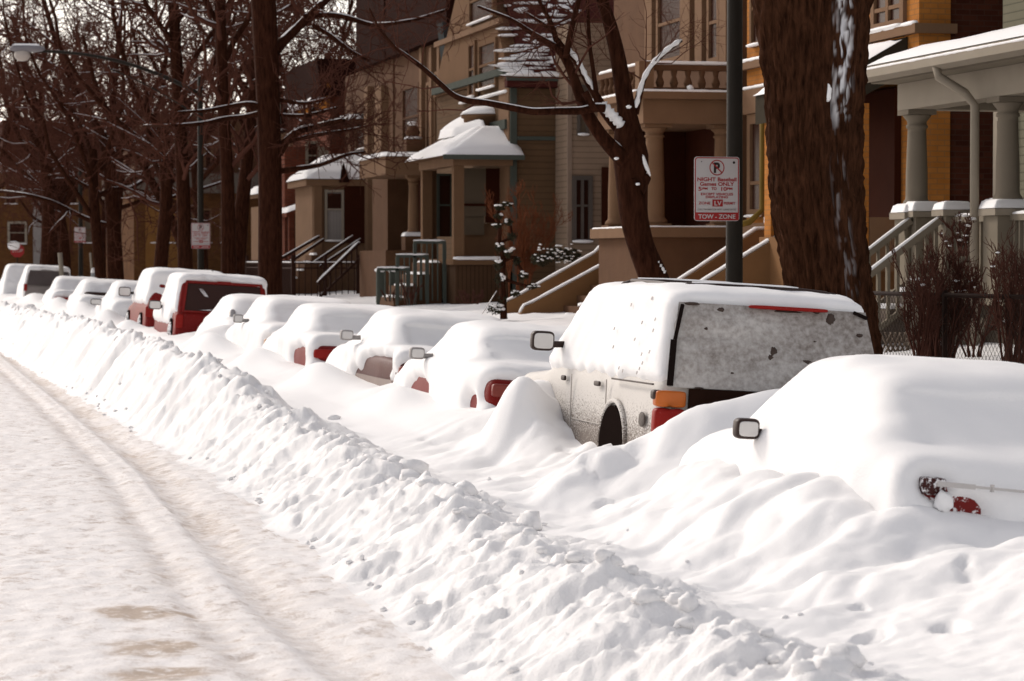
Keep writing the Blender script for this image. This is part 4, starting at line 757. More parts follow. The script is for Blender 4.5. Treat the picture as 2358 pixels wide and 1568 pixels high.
winS(h, 77.0, 747, 791, 437, 556, WHITE, CURTAIN, .62, .07); bx('transom', PANE, h, *sidr(76.96, 753, 785, 446, 480)[:2], 76.955, 76.98, *sidr(76.96, 753, 785, 446, 480)[2:])
x0, x1, z0, z1 = sidr(76.9, 793, 846, 425, 560); bx('doorway', DKWOOD, h, x0, x1, 76.9, 77.0, z0, z1)
bx('corner_post', STONEL, h, *sidr(76.9, 722, 741, 425, 620)[:2], 76.88, 77.0, .5, 4.05)
for a, b_, c, d in ((640, 600, 735, 545), (655, 612, 745, 552), (722, 606, 812, 545), (735, 615, 830, 552)): p, q = onY(a, b_, 75.5), onY(c, d, 75.5); o = MB().bar(p, q, .05, .035).build('stair_rail', IRON, h); snowstrip(o, [p+Vector((0, 0, .04)), q+Vector((0, 0, .04))], .04, .035)
steps(h, 11.0, 12.1, 75.7, 76.8, .8, 2.1, 6, STONE)

# --- red brick house
h = house('house', 13.8, 88, 'red brick house with an orange gable beyond the enclosed porch')
bx('wall', REDBRICK, h, 13.8, 23, 84, 91.6, 0, 7.0); MB().prism([(83.7, 7.0), (92, 7.0), (91, 8.2), (84.7, 8.2)], 'x', 13.5, 23).build('roof', DARKROOF, h)
winS(h, 84, 703, 736, 325, 392, OFFW, PANE, .5, .08)
y0, y1, z0, z1 = facr(13.8, 690, 760, 205, 258); bx('gable_panel', plain('orange_panel', (.36, .13, .02), .8), h, 13.7, 13.8, y0, y1, z0, z1)
for k in range(5): MB().blob((13.55, 84.8+k*1.3, 6.95), (.12, .45, .12), k, 10, 6, .3).build('snow', SNOW, h, True)
bx('side_wing', REDBRICK, h, *sidr(83.0, 655, 752, 345, 420)[:2], 83.0, 84, 0, 5.4); winS(h, 83.0, 703, 736, 325, 392, OFFW, PANE, .5, .08)
bx('pale_corner', OFFW, h, *sidr(82.95, 735, 757, 330, 400)[:2], 82.93, 82.998, 3.9, 5.4)
x0, x1, z0, z1 = sidr(82, 655, 716, 478, 500); r = MB().prism([(x0, z0), (x1, z1), (x1, z1+.12), (x0, z0+.12)], 'y', 81.6, 84).build('porch_roof', REDBRICK, h); snowslab(r, [(x0, 81.6, z0+.12), (x1, 81.6, z1+.12), (x1, 84, z1+.12), (x0, 84, z0+.12)], .12)
for a in (668, 690, 708): xx = onY(a, 550, 82).x; bx('porch_post', REDBRICK, h, xx-.08, xx+.08, 81.7, 81.9, .6, 3.45)
bx('porch_back', DKWOOD, h, *sidr(83.9, 650, 720, 500, 600)[:2], 82.8, 82.9, .6, 3.4)
# --- tan house behind the double tree
h = house('house', 13.8, 96, 'tan house with small snowy porch roofs, mostly hidden by the dark tree trunks')
bx('wall', STONEL, h, 13.8, 23, 92.2, 99.8, 0, 6.3); MB().prism([(92, 6.3), (100, 6.3), (98, 7.4), (94, 7.4)], 'x', 13.5, 23).build('roof', DARKROOF, h)
for a, b_, c, d, x in ((590, 655, 428, 448, 12.2), (632, 668, 395, 410, 12.9)):
    y = 94.0 if x < 12.5 else 92.9; P = onY(a, d, y); Q = onY(b_, c, y); r = MB().prism([(P.x, P.z), (Q.x, Q.z), (Q.x, Q.z-.3), (P.x, P.z-.12)], 'y', y-.8, y+2).build('porch_roof', STONEL, h); snowslab(r, [(P.x-.1, y-.8, P.z), (Q.x, y-.8, Q.z), (Q.x, y+2, Q.z), (P.x-.1, y+2, P.z)], .2)
bx('porch', STONEL, h, *sidr(94, 596, 640, 450, 600)[:2], 94, 96, .3, 3.8); winS(h, 94, 602, 618, 470, 545, OFFW, PANE, .5, .06); winS(h, 92.2, 640, 668, 225, 300, OFFW, PANE, .5, .08); winS(h, 92.2, 640, 660, 330, 390, OFFW, PANE, .5, .08)
# --- ochre building across the side street
h = house('house', 14, 128, 'ochre brick building with a long grey cornice across the side street')
bx('wall', YELBRICK, h, 11.6, 26, 125, 140, 0, 5.0); b = bx('cornice', plain('weathered_grey', (.17, .14, .115), .9), h, 11.4, 26, 124.7, 140, 5.003, 5.95); bx('upper_wall', STONE, h, 12.2, 26, 125.4, 140, 5.953, 8.6)
for k in range(6):
    a = 345+k*40; winS(h, 125, a, a+22, 480, 560, TRIMT, PANE if k % 2 else BLIND, .5, .09)
    winS(h, 125.4, a+4, a+24, 330, 390, TRIMT, PANE, .5, .09)
bx('shopfront', plain('ochre_front', (.26, .125, .04), .7), h, *sidr(124.9, 335, 420, 445, 600)[:2], 124.9, 125, 1.2, 4.9)
# --- farther brick building at the left
h = house('house', 10, 152, 'orange-brown brick building at the far left end of the street')
bx('wall', YELBRICK, h, 5.5, 12.2, 150, 170, 0, 6.2); bx('parapet', STONE, h, 5.4, 12.3, 149.9, 170, 6.203, 6.7); bx('upper_wall', DARKBRICK, h, 7, 24, 151, 170, 0, 9.5)
winS(h, 150, 17, 62, 510, 562, WHITE, PANE, .5, .12); winS(h, 150, 100, 122, 500, 560, TRIMT, PANE, .5, .12); winS(h, 150, 190, 230, 500, 560, TRIMT, BLIND, .5, .12)
for a in (10, 70, 150): winS(h, 150, a, a+30, 420, 470, TRIMT, PANE, .5, .1)
snowstrip(h, [(5.4, 149.85, 6.72), (12.3, 149.85, 6.72)], .12, .1); x0, x1, z0, z1 = sidr(149.8, 76, 95, 455, 600); MB().box(x0, x1, 149.7, 149.9, 0, z1).build('pilaster', plain('pale_pilaster', (.34, .31, .29), .8), h)
h = house('house', 30, 108, 'tall dark brick building rising behind the bare trees')
bx('wall', DARKBRICK, h, 23.5, 34, 104, 118, 0, 9.0); bx('parapet', STONE, h, 23.3, 34.2, 103.8, 118.2, 9.0, 9.5)
SPEC = .1
TONE = 1.0
# ================================================================== trees
BARK = barkmat('bark', (.014, .0045, .0025), (.055, .020, .011)); TWIG = plain('twigs', (.080, .033, .023), .95, .3, 2, .0, 0)
BIGBARK = barkmat('furrowed_bark', (.011, .004, .002), (.070, .029, .015), True)
class Tubes:
    def __init__(s): s.V = []; s.F = []; s.n = 0
    def add(s, P, R, k):
        V, Fc = tube_arrays(P, R, k); s.V.append(V); s.F += [tuple(i+s.n for i in f) for f in Fc[:-2]]; s.n += len(V)
    def build(s, name, mat, par, smooth=True, local=False): return mesh_obj(name, np.concatenate(s.V), s.F, mat, par, smooth, local) if s.V else None
def resample(P, R, n):
    P = np.array(P, float); R = np.array(R, float); d = np.r_[0, np.cumsum(np.linalg.norm(np.diff(P, axis=0), axis=1))]; t = np.linspace(0, d[-1], n)
    # smooth interpolation through the points
    Q = np.stack([np.interp(t, d, P[:, k]) for k in range(3)], 1); r = np.interp(t, d, R)
    for _ in range(2): Q[1:-1] = .25*Q[:-2]+.5*Q[1:-1]+.25*Q[2:]
    return Q, r
def wand(rng, p, d, L, r0, r1, n, up=.15, wob=.25):      # wandering branch
    P = [p]; d = d/np.linalg.norm(d)
    for k in range(n):
        d = d+rng.normal(0, wob, 3)+np.array([0, 0, up*.5]); d /= np.linalg.norm(d); P.append(P[-1]+d*L/n)
    return np.array(P), np.linspace(r0, r1, n+1)
def sprout(rng, P, R, out, level, L, cnt, snow, up=.1, spread=.9, t0=.25, minr=.006):
    """side branches off polyline P, recursively"""
    if level < 0: return
    T = np.gradient(P, axis=0)
    for k in range(cnt):
        t = rng.uniform(t0, 1.0)*(len(P)-1); i = min(int(t), len(P)-2); f = t-i; p = P[i]*(1-f)+P[i+1]*f; tg = T[i]/np.linalg.norm(T[i])
        q = rng.normal(0, 1, 3); q -= tg*q.dot(tg); q /= np.linalg.norm(q)+1e-9
        d = tg*rng.uniform(.3, .9)+q*spread; d[2] += up
        r = max(minr, min((R[i]*(1-f)+R[i+1]*f)*.6, .02+.028*level)); l = L*rng.uniform(.55, 1.15)*(1-.35*t/(len(P)-1))
        B, S = wand(rng, p, d, l, r, max(minr*.6, r*.35), 4 if level else 3, up, .22)
        out.append((B, S, level)); sprout(rng, B, S, out, level-1, L*.55, max(2, int(cnt*.75)), snow, up, spread, .15, minr)
def emit(tree, limbs, branches, snowrng=None, trunkmat=BARK, snowmin=.03, twigname='crown', snowmax=.14, snowskip=.25, sides=9, local=False):
    tr = Tubes(); cr = Tubes(); sn = Tubes()
    for P, R in limbs: tr.add(P, R, sides)
    for P, R, lv in branches: cr.add(P, R, 5 if lv >= 2 else (4 if lv == 1 else 3))
    tr.build('trunk', trunkmat, tree, True, local); cr.build(twigname, TWIG, tree, True, local)
    for P, R in limbs+[(b[0], b[1]) for b in branches if b[2] >= 1]:
        if R.max() < snowmin: continue
        d = np.gradient(P, axis=0); d /= np.linalg.norm(d, axis=1)[:, None]; ok = (np.abs(d[:, 2]) < .72) & (R < snowmax)
        i = 0
        while i < len(P)-1:
            if not ok[i] or (snowrng and snowrng.random() < snowskip): i += 1; continue
            j = i
            while j+1 < len(P) and ok[j+1]: j += 1
            if j > i:
                Q = P[i:j+1].copy(); rr = R[i:j+1]; Q[:, 2] += rr*.75; w_ = np.maximum(rr*.5, .011); w_[0] *= .6; w_[-1] *= .5; sn.add(Q, w_, 6)
            i = j+1
    if sn.n: sn.build('snow', SNOW, tree, True, local)
def pxlimb(Y, pts, n=None, jit=0.0, rng=None):      # a limb measured in the photo, standing at distance Y down the street
    P = []; R = []
    for k, (px, py, r) in enumerate(pts):
        yy = Y+(rng.uniform(-jit, jit)*k if rng and jit else 0); p = onY(px, py, yy); P.append(p[:]); R.append(r*p.y/F*1.02)
    return resample(P, R, n or max(6, 4*len(pts)))
def emptree(loc, label, group=None, name='bare_tree'): return empty(name, loc, label, 'tree', group or 'leafless trees along the street and yards')
# --- big elm by the white porch
def big_elm():
    Y = 24.4; prof = [(-160, 1690, 2085), (-80, 1722, 2030), (0, 1746, 1986), (80, 1757, 1981), (200, 1771, 1974), (300, 1776, 1968), (400, 1784, 1970), (500, 1795, 1978), (600, 1812, 1990), (700, 1826, 2002), (830, 1840, 2014), (960, 1840, 2030)]
    zz = []; cx = []; rr = []
    for y, a, b in prof: A, B = onY(a, y, Y), onY(b, y, Y); zz.append((A.z+B.z)/2); cx.append((A.x+B.x)/2); rr.append((B.x-A.x)/2)
    zz, cx, rr = zz[::-1], cx[::-1], rr[::-1]
    n, k = 420, 190; Z = np.linspace(zz[0], zz[-1], n); C = np.interp(Z, zz, cx); R = np.interp(Z, zz, rr)
    for _ in range(12): C[1:-1] = .25*C[:-2]+.5*C[1:-1]+.25*C[2:]; R[1:-1] = .25*R[:-2]+.5*R[1:-1]+.25*R[2:]
    a = np.arange(k)*2*np.pi/k; A, ZZ = np.meshgrid(a, Z)
    def per(fn): # periodic in angle by blending
        wgt = A/(2*np.pi); return fn(A)*(1-wgt)+fn(A-2*np.pi)*wgt
    g1 = per(lambda t: pn(t*4.6+.35*pn(ZZ*2.2, t*2, 2), ZZ*1.6, 81)); g2 = per(lambda t: pn(t*13+.7*pn(ZZ*3, t*3, 5), ZZ*2.6, 82)); g3 = per(lambda t: pn(t*22, ZZ*9, 83))
    ridge = (1-np.abs(g1)*1.6)*.5+(1-np.abs(g2)*1.5)*.5
    disp = .085*(np.clip(ridge, .2, 1)**1.3-.5)+.008*g3+.05*per(lambda t: pn(t*1.1, ZZ*.7, 84))
    sc = 1.03; Rx = R[:, None]*sc+disp
    knot = np.exp(-((A-4.1)/.13)**2-((ZZ-2.95)/.16)**2); Rx = Rx-.05*knot+.03*np.exp(-((A-4.1)/.28)**2-((ZZ-2.95)/.32)**2)
    Xc = C[:, None]+Rx*np.cos(A); Yc = Y+Rx*np.sin(A)*.95
    V = np.stack([Xc, Yc, ZZ], 2).reshape(-1, 3)
    Fc = [(i*k+j, i*k+(j+1) % k, (i+1)*k+(j+1) % k, (i+1)*k+j) for i in range(n-1) for j in range(k)]
    t = emptree((C[0], Y, 0), 'massive old tree trunk with deep furrowed bark behind the big pale wagon', name='elm_tree')
    o = mesh_obj('trunk', V, Fc, BIGBARK, t, True)
    # snow blown into the furrows on the right flank
    reg = np.exp(-((A-5.02)/.26)**2)*sst(3.0, 3.5, ZZ)+.42*np.exp(-((A-4.98)/.45)**2)*(1-sst(2.7, 3.6, ZZ))
    reg2 = .55*np.exp(-((A-4.9)/.5)**2)*sst(3.9, 4.6, ZZ)*0
    furrow = sst(.12, .42, (np.abs(g1)+np.abs(g2))*.8+.22*per(lambda q: pn(q*5, ZZ*2.0, 86)))
    sn = np.clip((reg+reg2)*furrow*1.5-.45, 0, 1)*sst(-.3, .2, per(lambda q: pn(q*14, ZZ*6, 87)))
    at = o.data.attributes.new('snowcling', 'FLOAT', 'POINT'); at.data.foreach_set('value', np.clip(sn*1.15, 0, .8).reshape(-1).astype(np.float32))
    for y in (360, 395): pass
    p = onY(1905, 205, Y-.40); MB().blob((p.x, p.y, p.z-.02), (.035, .03, .09), 3, 10, 7, .25).build('snow_clump', SNOW, t, True)
    rng = np.random.default_rng(4); limbs = []; br = []
    for dx, dy, dz in ((-1.3, .5, 1.5), (1.2, .6, 1.6), (.2, -.9, 1.7)):
        P, R_ = wand(rng, np.array([C[-1]+dx*.2, Y+dy*.15, Z[-1]-.25]), np.array([dx, dy, dz]), 7, .30, .09, 10, .1, .12); limbs.append((P, R_)); sprout(rng, P, R_, br, 2, 3.2, 6, None)
    emit(t, limbs, br)
    bpy.data.objects.remove([c for c in t.children if c.name.startswith('trunk') and c is not o][0]) if 0 else None
    for c in list(t.children):
        if c.name.startswith('trunk') and c is not o: c.name = 'main_limb'
big_elm()
# --- crooked pruned tree before the brown stone house
rng = np.random.default_rng(12)
t = emptree((8.25, 30.2, 0), 'crooked pruned tree with snow in its forks before the brown stone house'); Y = 30.2
L = [pxlimb(Y, [(1530, 720, 42), (1505, 640, 34), (1476, 570, 31), (1458, 500, 33), (1455, 430, 37), (1452, 360, 42), (1446, 310, 34), (1442, 250, 21), (1432, 190, 20), (1420, 120, 18), (1404, 55, 16), (1385, 0, 14), (1355, -140, 10)], 60),
     pxlimb(Y-.1, [(1440, 370, 22), (1412, 345, 18), (1385, 315, 16), (1352, 265, 15), (1335, 222, 13), (1316, 165, 11), (1300, 130, 10), (1280, 108, 8), (1225, 78, 6), (1180, 45, 4), (1100, 15, 3)], 40),
     pxlimb(Y-.2, [(1302, 135, 8), (1312, 80, 7), (1332, 0, 6), (1350, -80, 4)], 14), pxlimb(Y-.05, [(1284, 110, 7), (1272, 60, 6), (1240, 0, 4)], 12),
     pxlimb(Y+.1, [(1436, 306, 17), (1405, 272, 14), (1384, 246, 12), (1370, 215, 9), (1352, 190, 8), (1330, 145, 6), (1298, 110, 5), (1262, 62, 4), (1210, 30, 3)], 30),
     pxlimb(Y-.25, [(1392, 250, 10), (1376, 246, 10), (1340, 256, 9), (1290, 256, 8.5), (1225, 258, 8), (1165, 246, 7.5), (1115, 236, 7), (1070, 232, 7), (1042, 220, 6), (1010, 190, 6), (975, 158, 5.5), (935, 128, 5), (905, 108, 4), (870, 62, 3), (850, 20, 2)], 60),
     pxlimb(Y, [(1462, 262, 9), (1472, 215, 8), (1482, 180, 6), (1500, 150, 5), (1535, 118, 4), (1570, 94, 2.5)], 20), pxlimb(Y-.15, [(1372, 212, 6), (1366, 165, 5), (1356, 100, 5), (1352, 0, 4)], 14),
     pxlimb(Y-.3, [(1372, 255, 8), (1356, 232, 8), (1346, 212, 9)], 6), pxlimb(Y-.1, [(1462, 430, 30), (1480, 415, 18), (1492, 405, 10)], 6)]
br = []
for q_, (P, R) in enumerate(L[:8]): sprout(rng, P, R, br, 2, 1.15, 7, None, .05, .8, .3 if q_ else .78, .004)
br = [(B, S*.55, l) for B, S, l in br]
emit(t, L, br, random.Random(3), snowskip=.12, sides=14)
sn = MB()
for px, py, rx, rz in ((1419, 365, .026, .016), (1468, 424, .02, .016), (1447, 246, .03, .02)): p = onY(px, py, Y-.24); sn.blob(p[:], (rx, .05, rz), px, 10, 7, .2)
p0, p1 = onY(1466, 335, Y-.15), onY(1497, 405, Y-.16); sn.tube([p0, p0.lerp(p1, .4), p0.lerp(p1, .8), p1], [.012, .03, .022, .008], 8)
for pts, ww in (([(1432, 293), (1418, 276), (1400, 258), (1385, 240)], .055), ([(1372, 210), (1352, 184), (1332, 142), (1303, 108)], .026), ([(1464, 250), (1472, 210), (1483, 176), (1502, 147), (1535, 115), (1568, 93)], .026), ([(1500, 590), (1516, 612), (1530, 632)], .03)):
    q = [onY(a, b-2, Y-.1) for a, b in pts]; sn.tube(resample([v[:] for v in q], [ww]*len(q), 16)[0], [ww*(1+.25*math.sin(k*2.3)) if 0 < k < 15 else ww*.4 for k in range(16)], 8)
sn.build('snow_patch', SNOW, t, True)
# --- parkway trees further up the street, measured trunks
def measured(Y, label, limbs, seed, lv=2, bl=2.2, cnt=5, fromk=0, extra=(), group=None, snowskip=.4, up=.1):
    rng = np.random.default_rng(seed); P0 = onY(limbs[0][0][0], limbs[0][0][1], Y); t = emptree((P0.x, Y, 0), label, group)
    Ls = [pxlimb(Y, l, None, .25 if k else 0, random.Random(seed+k)) for k, l in enumerate(limbs)]; br = []
    for P, R in Ls[fromk:]: sprout(rng, P, R, br, lv, bl, cnt+2, None, up, .9, .3, .009)
    for d, z, L_, r in extra:
        P, R = Ls[0]; i = int(np.argmin(np.abs(P[:, 2]-z))); Q, S = wand(rng, P[i], np.array(d, float), L_, r, r*.3, 7, .12, .16); Ls.append((Q, S)); sprout(rng, Q, S, br, lv, bl*1.1, cnt+2, None, up, .9, .2, .009)
    emit(t, Ls, br, random.Random(seed), snowskip=snowskip)
measured(59, 'thick straight tree trunk rising beside the red boxy wagon', [[(622, 720, 30), (622, 600, 28), (622, 400, 27), (618, 250, 27), (612, 100, 29), (606, 0, 29), (598, -180, 24)], [(640, 350, 14), (660, 322, 9), (690, 300, 8), (730, 292, 7), (760, 284, 7), (792, 276, 5)], [(655, 330, 8), (668, 312, 5), (690, 290, 4), (720, 250, 3)], [(668, 325, 5), (720, 312, 5), (800, 300, 3), (850, 290, 2)],
    [(632, 118, 14), (665, 82, 11), (695, 55, 10), (735, 15, 9), (790, -40, 7)], [(700, 38, 6), (760, 32, 6), (800, 40, 6), (850, 58, 5), (900, 55, 4), (960, 45, 4), (1030, 22, 3)], [(598, 262, 7), (565, 270, 5), (520, 272, 5), (470, 285, 5), (400, 290, 4), (330, 290, 3)], [(596, 246, 7), (578, 238, 6), (530, 244, 4), (470, 256, 4), (410, 258, 2)], [(640, 395, 7), (690, 388, 6), (740, 380, 5), (800, 355, 4), (840, 350, 3)], [(720, 60, 6), (760, 80, 5), (810, 120, 4), (850, 140, 3)], [(640, 230, 5), (700, 240, 4), (760, 225, 3)], [(645, 265, 4), (700, 268, 4), (790, 245, 3)]], 21, 2, 1.7, 5, 1)
measured(66, 'first trunk of the forked pair left of the thick straight tree', [[(527, 690, 19), (526, 560, 17), (524, 400, 15), (516, 300, 14), (511, 150, 13), (506, 0, 12), (500, -120, 9)], [(512, 150, 9), (540, 90, 7), (575, 40, 6), (590, -30, 4)], [(508, 60, 8), (480, 20, 6), (450, -40, 4)]], 22, 2, 2.0, 5)
measured(68, 'leaning second trunk of the forked pair, snow lumps on it', [[(538, 690, 22), (548, 560, 20), (560, 450, 16), (572, 340, 13), (582, 230, 12), (590, 120, 11), (590, 0, 9), (585, -100, 6)], [(585, 200, 6), (600, 150, 5), (625, 80, 4)], [(575, 320, 5), (545, 260, 4), (520, 220, 3)]], 23, 2, 1.9, 5)
measured(76, 'slim straight tree right of the second parking sign pole', [[(428, 690, 18), (424, 500, 16), (418, 350, 15), (410, 220, 14), (404, 100, 13), (398, 0, 12), (392, -150, 9)], [(408, 200, 7), (450, 130, 6), (500, 60, 5), (530, 0, 4)], [(405, 110, 7), (370, 60, 6), (330, 0, 5)], [(402, 60, 7), (440, 0, 5), (470, -60, 4)]], 24, 2, 2.4, 6)
measured(88, 'thin leaning tree trunk slanting left over the parked cars', [[(440, 660, 12), (412, 540, 11), (375, 470, 10), (335, 390, 9), (300, 330, 8), (270, 300, 6), (220, 200, 5), (190, 80, 4)], [(335, 390, 5), (345, 300, 4), (370, 220, 3)]], 25, 2, 2.2, 6)
measured(97, 'dark spreading tree left of the small parking sign', [[(268, 680, 20), (262, 540, 17), (256, 440, 16), (252, 380, 15), (240, 320, 11), (205, 260, 9), (170, 200, 7), (130, 100, 6), (100, 0, 5)], [(252, 520, 6), (215, 512, 6), (180, 495, 5), (120, 465, 5), (60, 448, 4), (0, 440, 3)], [(254, 390, 9), (220, 378, 8), (195, 350, 7), (178, 320, 7), (150, 250, 6), (125, 180, 5)], [(260, 360, 9), (300, 300, 8), (340, 240, 6), (380, 150, 5), (395, 60, 4)], [(256, 300, 8), (262, 200, 7), (275, 90, 6), (280, 0, 4)], [(250, 455, 4), (200, 430, 4), (150, 400, 3), (110, 405, 2)], [(250, 370, 5), (300, 330, 5), (350, 310, 4)]], 26, 2, 2.4, 6, 0)
measured(120, 'small dark forked tree before the orange-brown brick building', [[(152, 640, 13), (148, 560, 12), (140, 500, 11), (125, 440, 9), (100, 380, 7), (70, 300, 5)], [(142, 500, 8), (160, 440, 7), (190, 380, 6), (220, 320, 4)], [(135, 530, 6), (100, 490, 5), (60, 440, 4)]], 27, 2, 2.6, 6)
measured(112, 'dark tree trunk beside the pale pilaster at the far left', [[(112, 650, 17), (110, 560, 16), (112, 470, 14), (104, 380, 12), (90, 280, 10), (60, 160, 8), (30, 40, 6)], [(108, 400, 8), (140, 330, 7), (170, 240, 6), (200, 140, 4)], [(100, 350, 8), (60, 290, 6), (10, 240, 5)], [(92, 300, 7), (95, 200, 6), (110, 80, 5)]], 28, 2, 2.6, 6)
# --- twiggy trees behind, grown whole
def grown(seed, H=13, r=.20):
    rng = np.random.default_rng(seed); limbs = []; br = []
    P, R = wand(rng, np.zeros(3), np.array([0, 0, 1.]), H*.42, r, r*.75, 7, .1, .05); limbs.append((P, R))
    for k in range(6):
        a = k*1.05+rng.uniform(0, .6); Q, S = wand(rng, P[rng.integers(4, 8)], np.array([math.cos(a), math.sin(a), rng.uniform(.35, 1.6)]), H*.62, r*.42, r*.10, 9, .12, .17); limbs.append((Q, S)); sprout(rng, Q, S, br, 3, 3.3, 7, None, .04, .95, .12, .0115); br[:] = [(B_, np.minimum(S_, .034) if l_ >= 2 else S_, l_) for B_, S_, l_ in br]
    return limbs, br
PROTO = [grown(101+k, 12+k) for k in range(4)]
places = [(8.4, 82, 0, 'twiggy bare tree in the parkway between the leaning tree and the slim straight tree'), (9.0, 104, 1, 'twiggy bare tree in the parkway beyond the dark spreading tree'), (8.6, 134, 2, 'distant twiggy tree near the ochre building corner'), (9.5, 146, 3, 'farthest twiggy tree before the orange-brown brick building'),
    (17.5, 112, 1, 'bare tree standing in the side street gap left of the tan house'), (18.5, 119, 2, 'broad bare tree in the gap before the ochre building'), (28, 100, 3, 'bare back-yard tree crown showing above the red brick house'), (26, 90, 0, 'bare back-yard tree crown left of the mansard roofs'), (31, 122, 2, 'bare tree crown high behind the tan house'),
    (3.6, 158, 0, 'bare tree at the far end of the street by the left edge'), (14, 178, 1, 'bare tree rising over the far brick building'), (24, 185, 3, 'bare tree far behind the ochre building'), (20, 205, 2, 'most distant bare tree above the rooftops'), (8, 215, 3, 'distant bare tree straight up the street'), (33, 150, 1, 'bare tree behind the dark brick building'),
    (20.5, 124, 3, 'tall bare tree whose crown fills the sky gap over the red brick house'), (23, 138, 0, 'second tall bare tree in the sky gap, farther back'), (5.2, 128, 2, 'wide twiggy tree leaning over the street beyond the small parking sign'), (7.2, 118, 0, 'twiggy tree just behind the tiny stop sign corner trees'), (13, 110, 2, 'bare yard tree at the corner left of the ochre building'), (7.5, 92, 1, 'fine twigged parkway tree left of the leaning trunk')]
rr = random.Random(77); protos = {}
for x, y, k, lab in places:
    t = emptree((x, y, 0), lab); 
    if k not in protos: emit(t, *PROTO[k], random.Random(k), snowskip=.7, local=True); protos[k] = t
    else:
        for ch in protos[k].children: c = ch.copy(); COL.objects.link(c); c.parent = t
    t.rotation_euler.z = rr.uniform(0, 6.28) if protos[k] is not t else 0; s_ = rr.uniform(.92, 1.2)*(1.35 if x > 15 else 1); t.scale = (s_, s_, s_)
SPEC = .1
# ================================================================== street lamps and signs
POLE = plain('dark_green_pole', (.020, .016, .012), .55, .25); SIGNW = plain('sign_white', (.46, .43, .42), .45, .08, 3, .3, 0); SIGNR = plain('sign_red', (.30, .018, .018), .45, .12, 3, .3, 0); BLACK = plain('sign_black', (.02, .012, .010), .5, .1, 3, .3, 0); SIGNB = plain('sign_grey_print', (.16, .13, .12), .5, .1, 3, .3, 0)
def parking_sign():
    """board local: x across, z up, facing -y, origin at the board centre"""
    o = empty('parking_sign', (0, 0, 0), 'x', 'sign'); w, h = .457, .62
    def rr(hw, hh, r, n=6): return [(sx*(hw-r)+r*math.cos(a0+k*math.pi/2/n), sz*(hh-r)+r*math.sin(a0+k*math.pi/2/n)) for sx, sz, a0 in ((1, 1, 0), (-1, 1, math.pi/2), (-1, -1, math.pi), (1, -1, 3*math.pi/2)) for k in range(n+1)]
    MB().prism(rr(w/2, h/2, .03), 'y', 0, .004).build('board', SIGNW, o, local=True)
    a, b = rr(w/2-.006, h/2-.006, .028), rr(w/2-.016, h/2-.016, .02); m = MB(); n = len(a)
    V = [(x, -.002, z) for x, z in a]+[(x, -.002, z) for x, z in b]; m.add(V, [(i, (i+1) % n, n+(i+1) % n, n+i) for i in range(n)]); m.build('border', SIGNR, o, local=True)
    MB().box(-w/2+.008, w/2-.008, -.0035, -.0005, -.302, -.228).build('red_band', SIGNR, o, local=True)
    m = MB(); cz = .205; n = 40; R0, R1 = .076, .066; V = []
    for k in range(n): t = 2*math.pi*k/n; V += [(R0*math.cos(t), -.003, cz+R0*math.sin(t)), (R1*math.cos(t), -.003, cz+R1*math.sin(t))]
    m.add(V, [(2*k, 2*((k+1) % n), 2*((k+1) % n)+1, 2*k+1) for k in range(n)])
    u = Vector((-.7071, 0, .7071)); v = Vector((.7071, 0, .7071)); c = Vector((0, -.0052, cz))
    m.add([c+u*.07+v*.006, c+u*.07-v*.006, c-u*.07-v*.006, c-u*.07+v*.006], [(0, 1, 2, 3)]); m.build('prohibition_ring', SIGNR, o, local=True)
    text_mesh('P', .13, BLACK, 'letter', o, -.004, .160, -.0025, .062, bold=.006)
    T = lambda s, z, sz, wd, mt=SIGNR, x=0, b=.0012, y=-.001: text_mesh(s, sz, mt, 'lettering', o, x, z, y, wd, bold=b)
    T('NIGHT Baseball', .074, .052, .395); T('Games ONLY', .030, .050, .345)
    T('5', -.018, .052, .034, x=-.170); T('PM', -.008, .030, .052, x=-.120); T('TO', -.010, .036, .052, x=-.028); T('10', -.018, .052, .056, x=.066); T('PM', -.008, .030, .055, x=.130)
    T('EXCEPT VEHICLES', -.062, .033, .325, b=.0008); T('DISPLAYING', -.090, .030, .225, b=.0008)
    T('ZONE', -.150, .036, .118, x=-.124, b=.0008); MB().box(-.045, .060, -.0035, -.0005, -.170, -.103).build('zone_panel', SIGNR, o, local=True); text_mesh('LV', .062, SIGNW, 'lettering', o, .008, -.159, -.005, .072, bold=.001); T('PERMIT', -.150, .034, .115, x=.128, b=.0008)
    T('CALL 744-5000 FOR NEXT GAME DATES', -.208, .026, .385, SIGNB, b=.0)
    text_mesh('TOW - ZONE', .058, SIGNW, 'lettering', o, 0, -.287, -.005, .375, bold=.001)
    for x, z in ((.172, .255), (-.155, .262)): MB().lathe(0, 0, [(.0001, 0), (.013 if x > 0 else .006, .001), (.012 if x > 0 else .005, .003)], 12).build('bolt', BLACK, o, local=True).matrix_local = Matrix.Translation((x, -.001, z)) @ Matrix.Rotation(math.pi/2, 4, 'X')
    return o
def copytree(o, par=None):
    c = o.copy(); COL.objects.link(c); c.parent = par
    for ch in o.children: copytree(ch, c)
    return c
SIGN = parking_sign()
def set_sign(o, px, py, Y, label):
    p = onY(px, py, Y); o.location = p; o.rotation_euler.z = 0; tag(o, label, 'sign', 'night baseball parking signs on the lamp poles'); return o
set_sign(SIGN, 1650, 435, 25.55, 'white and red NIGHT Baseball tow-zone parking sign, largest and fully readable')
set_sign(copytree(SIGN), 462, 543, 66.3, 'parking sign on the pole beside the slim straight tree, second in size').rotation_euler.z = .05
set_sign(copytree(SIGN), 184, 541, 112.0, 'small parking sign between the dark spreading tree and small forked tree')
set_sign(copytree(SIGN), 62, 541, 158.0, 'tiny parking sign farthest up the street beside the stop sign')
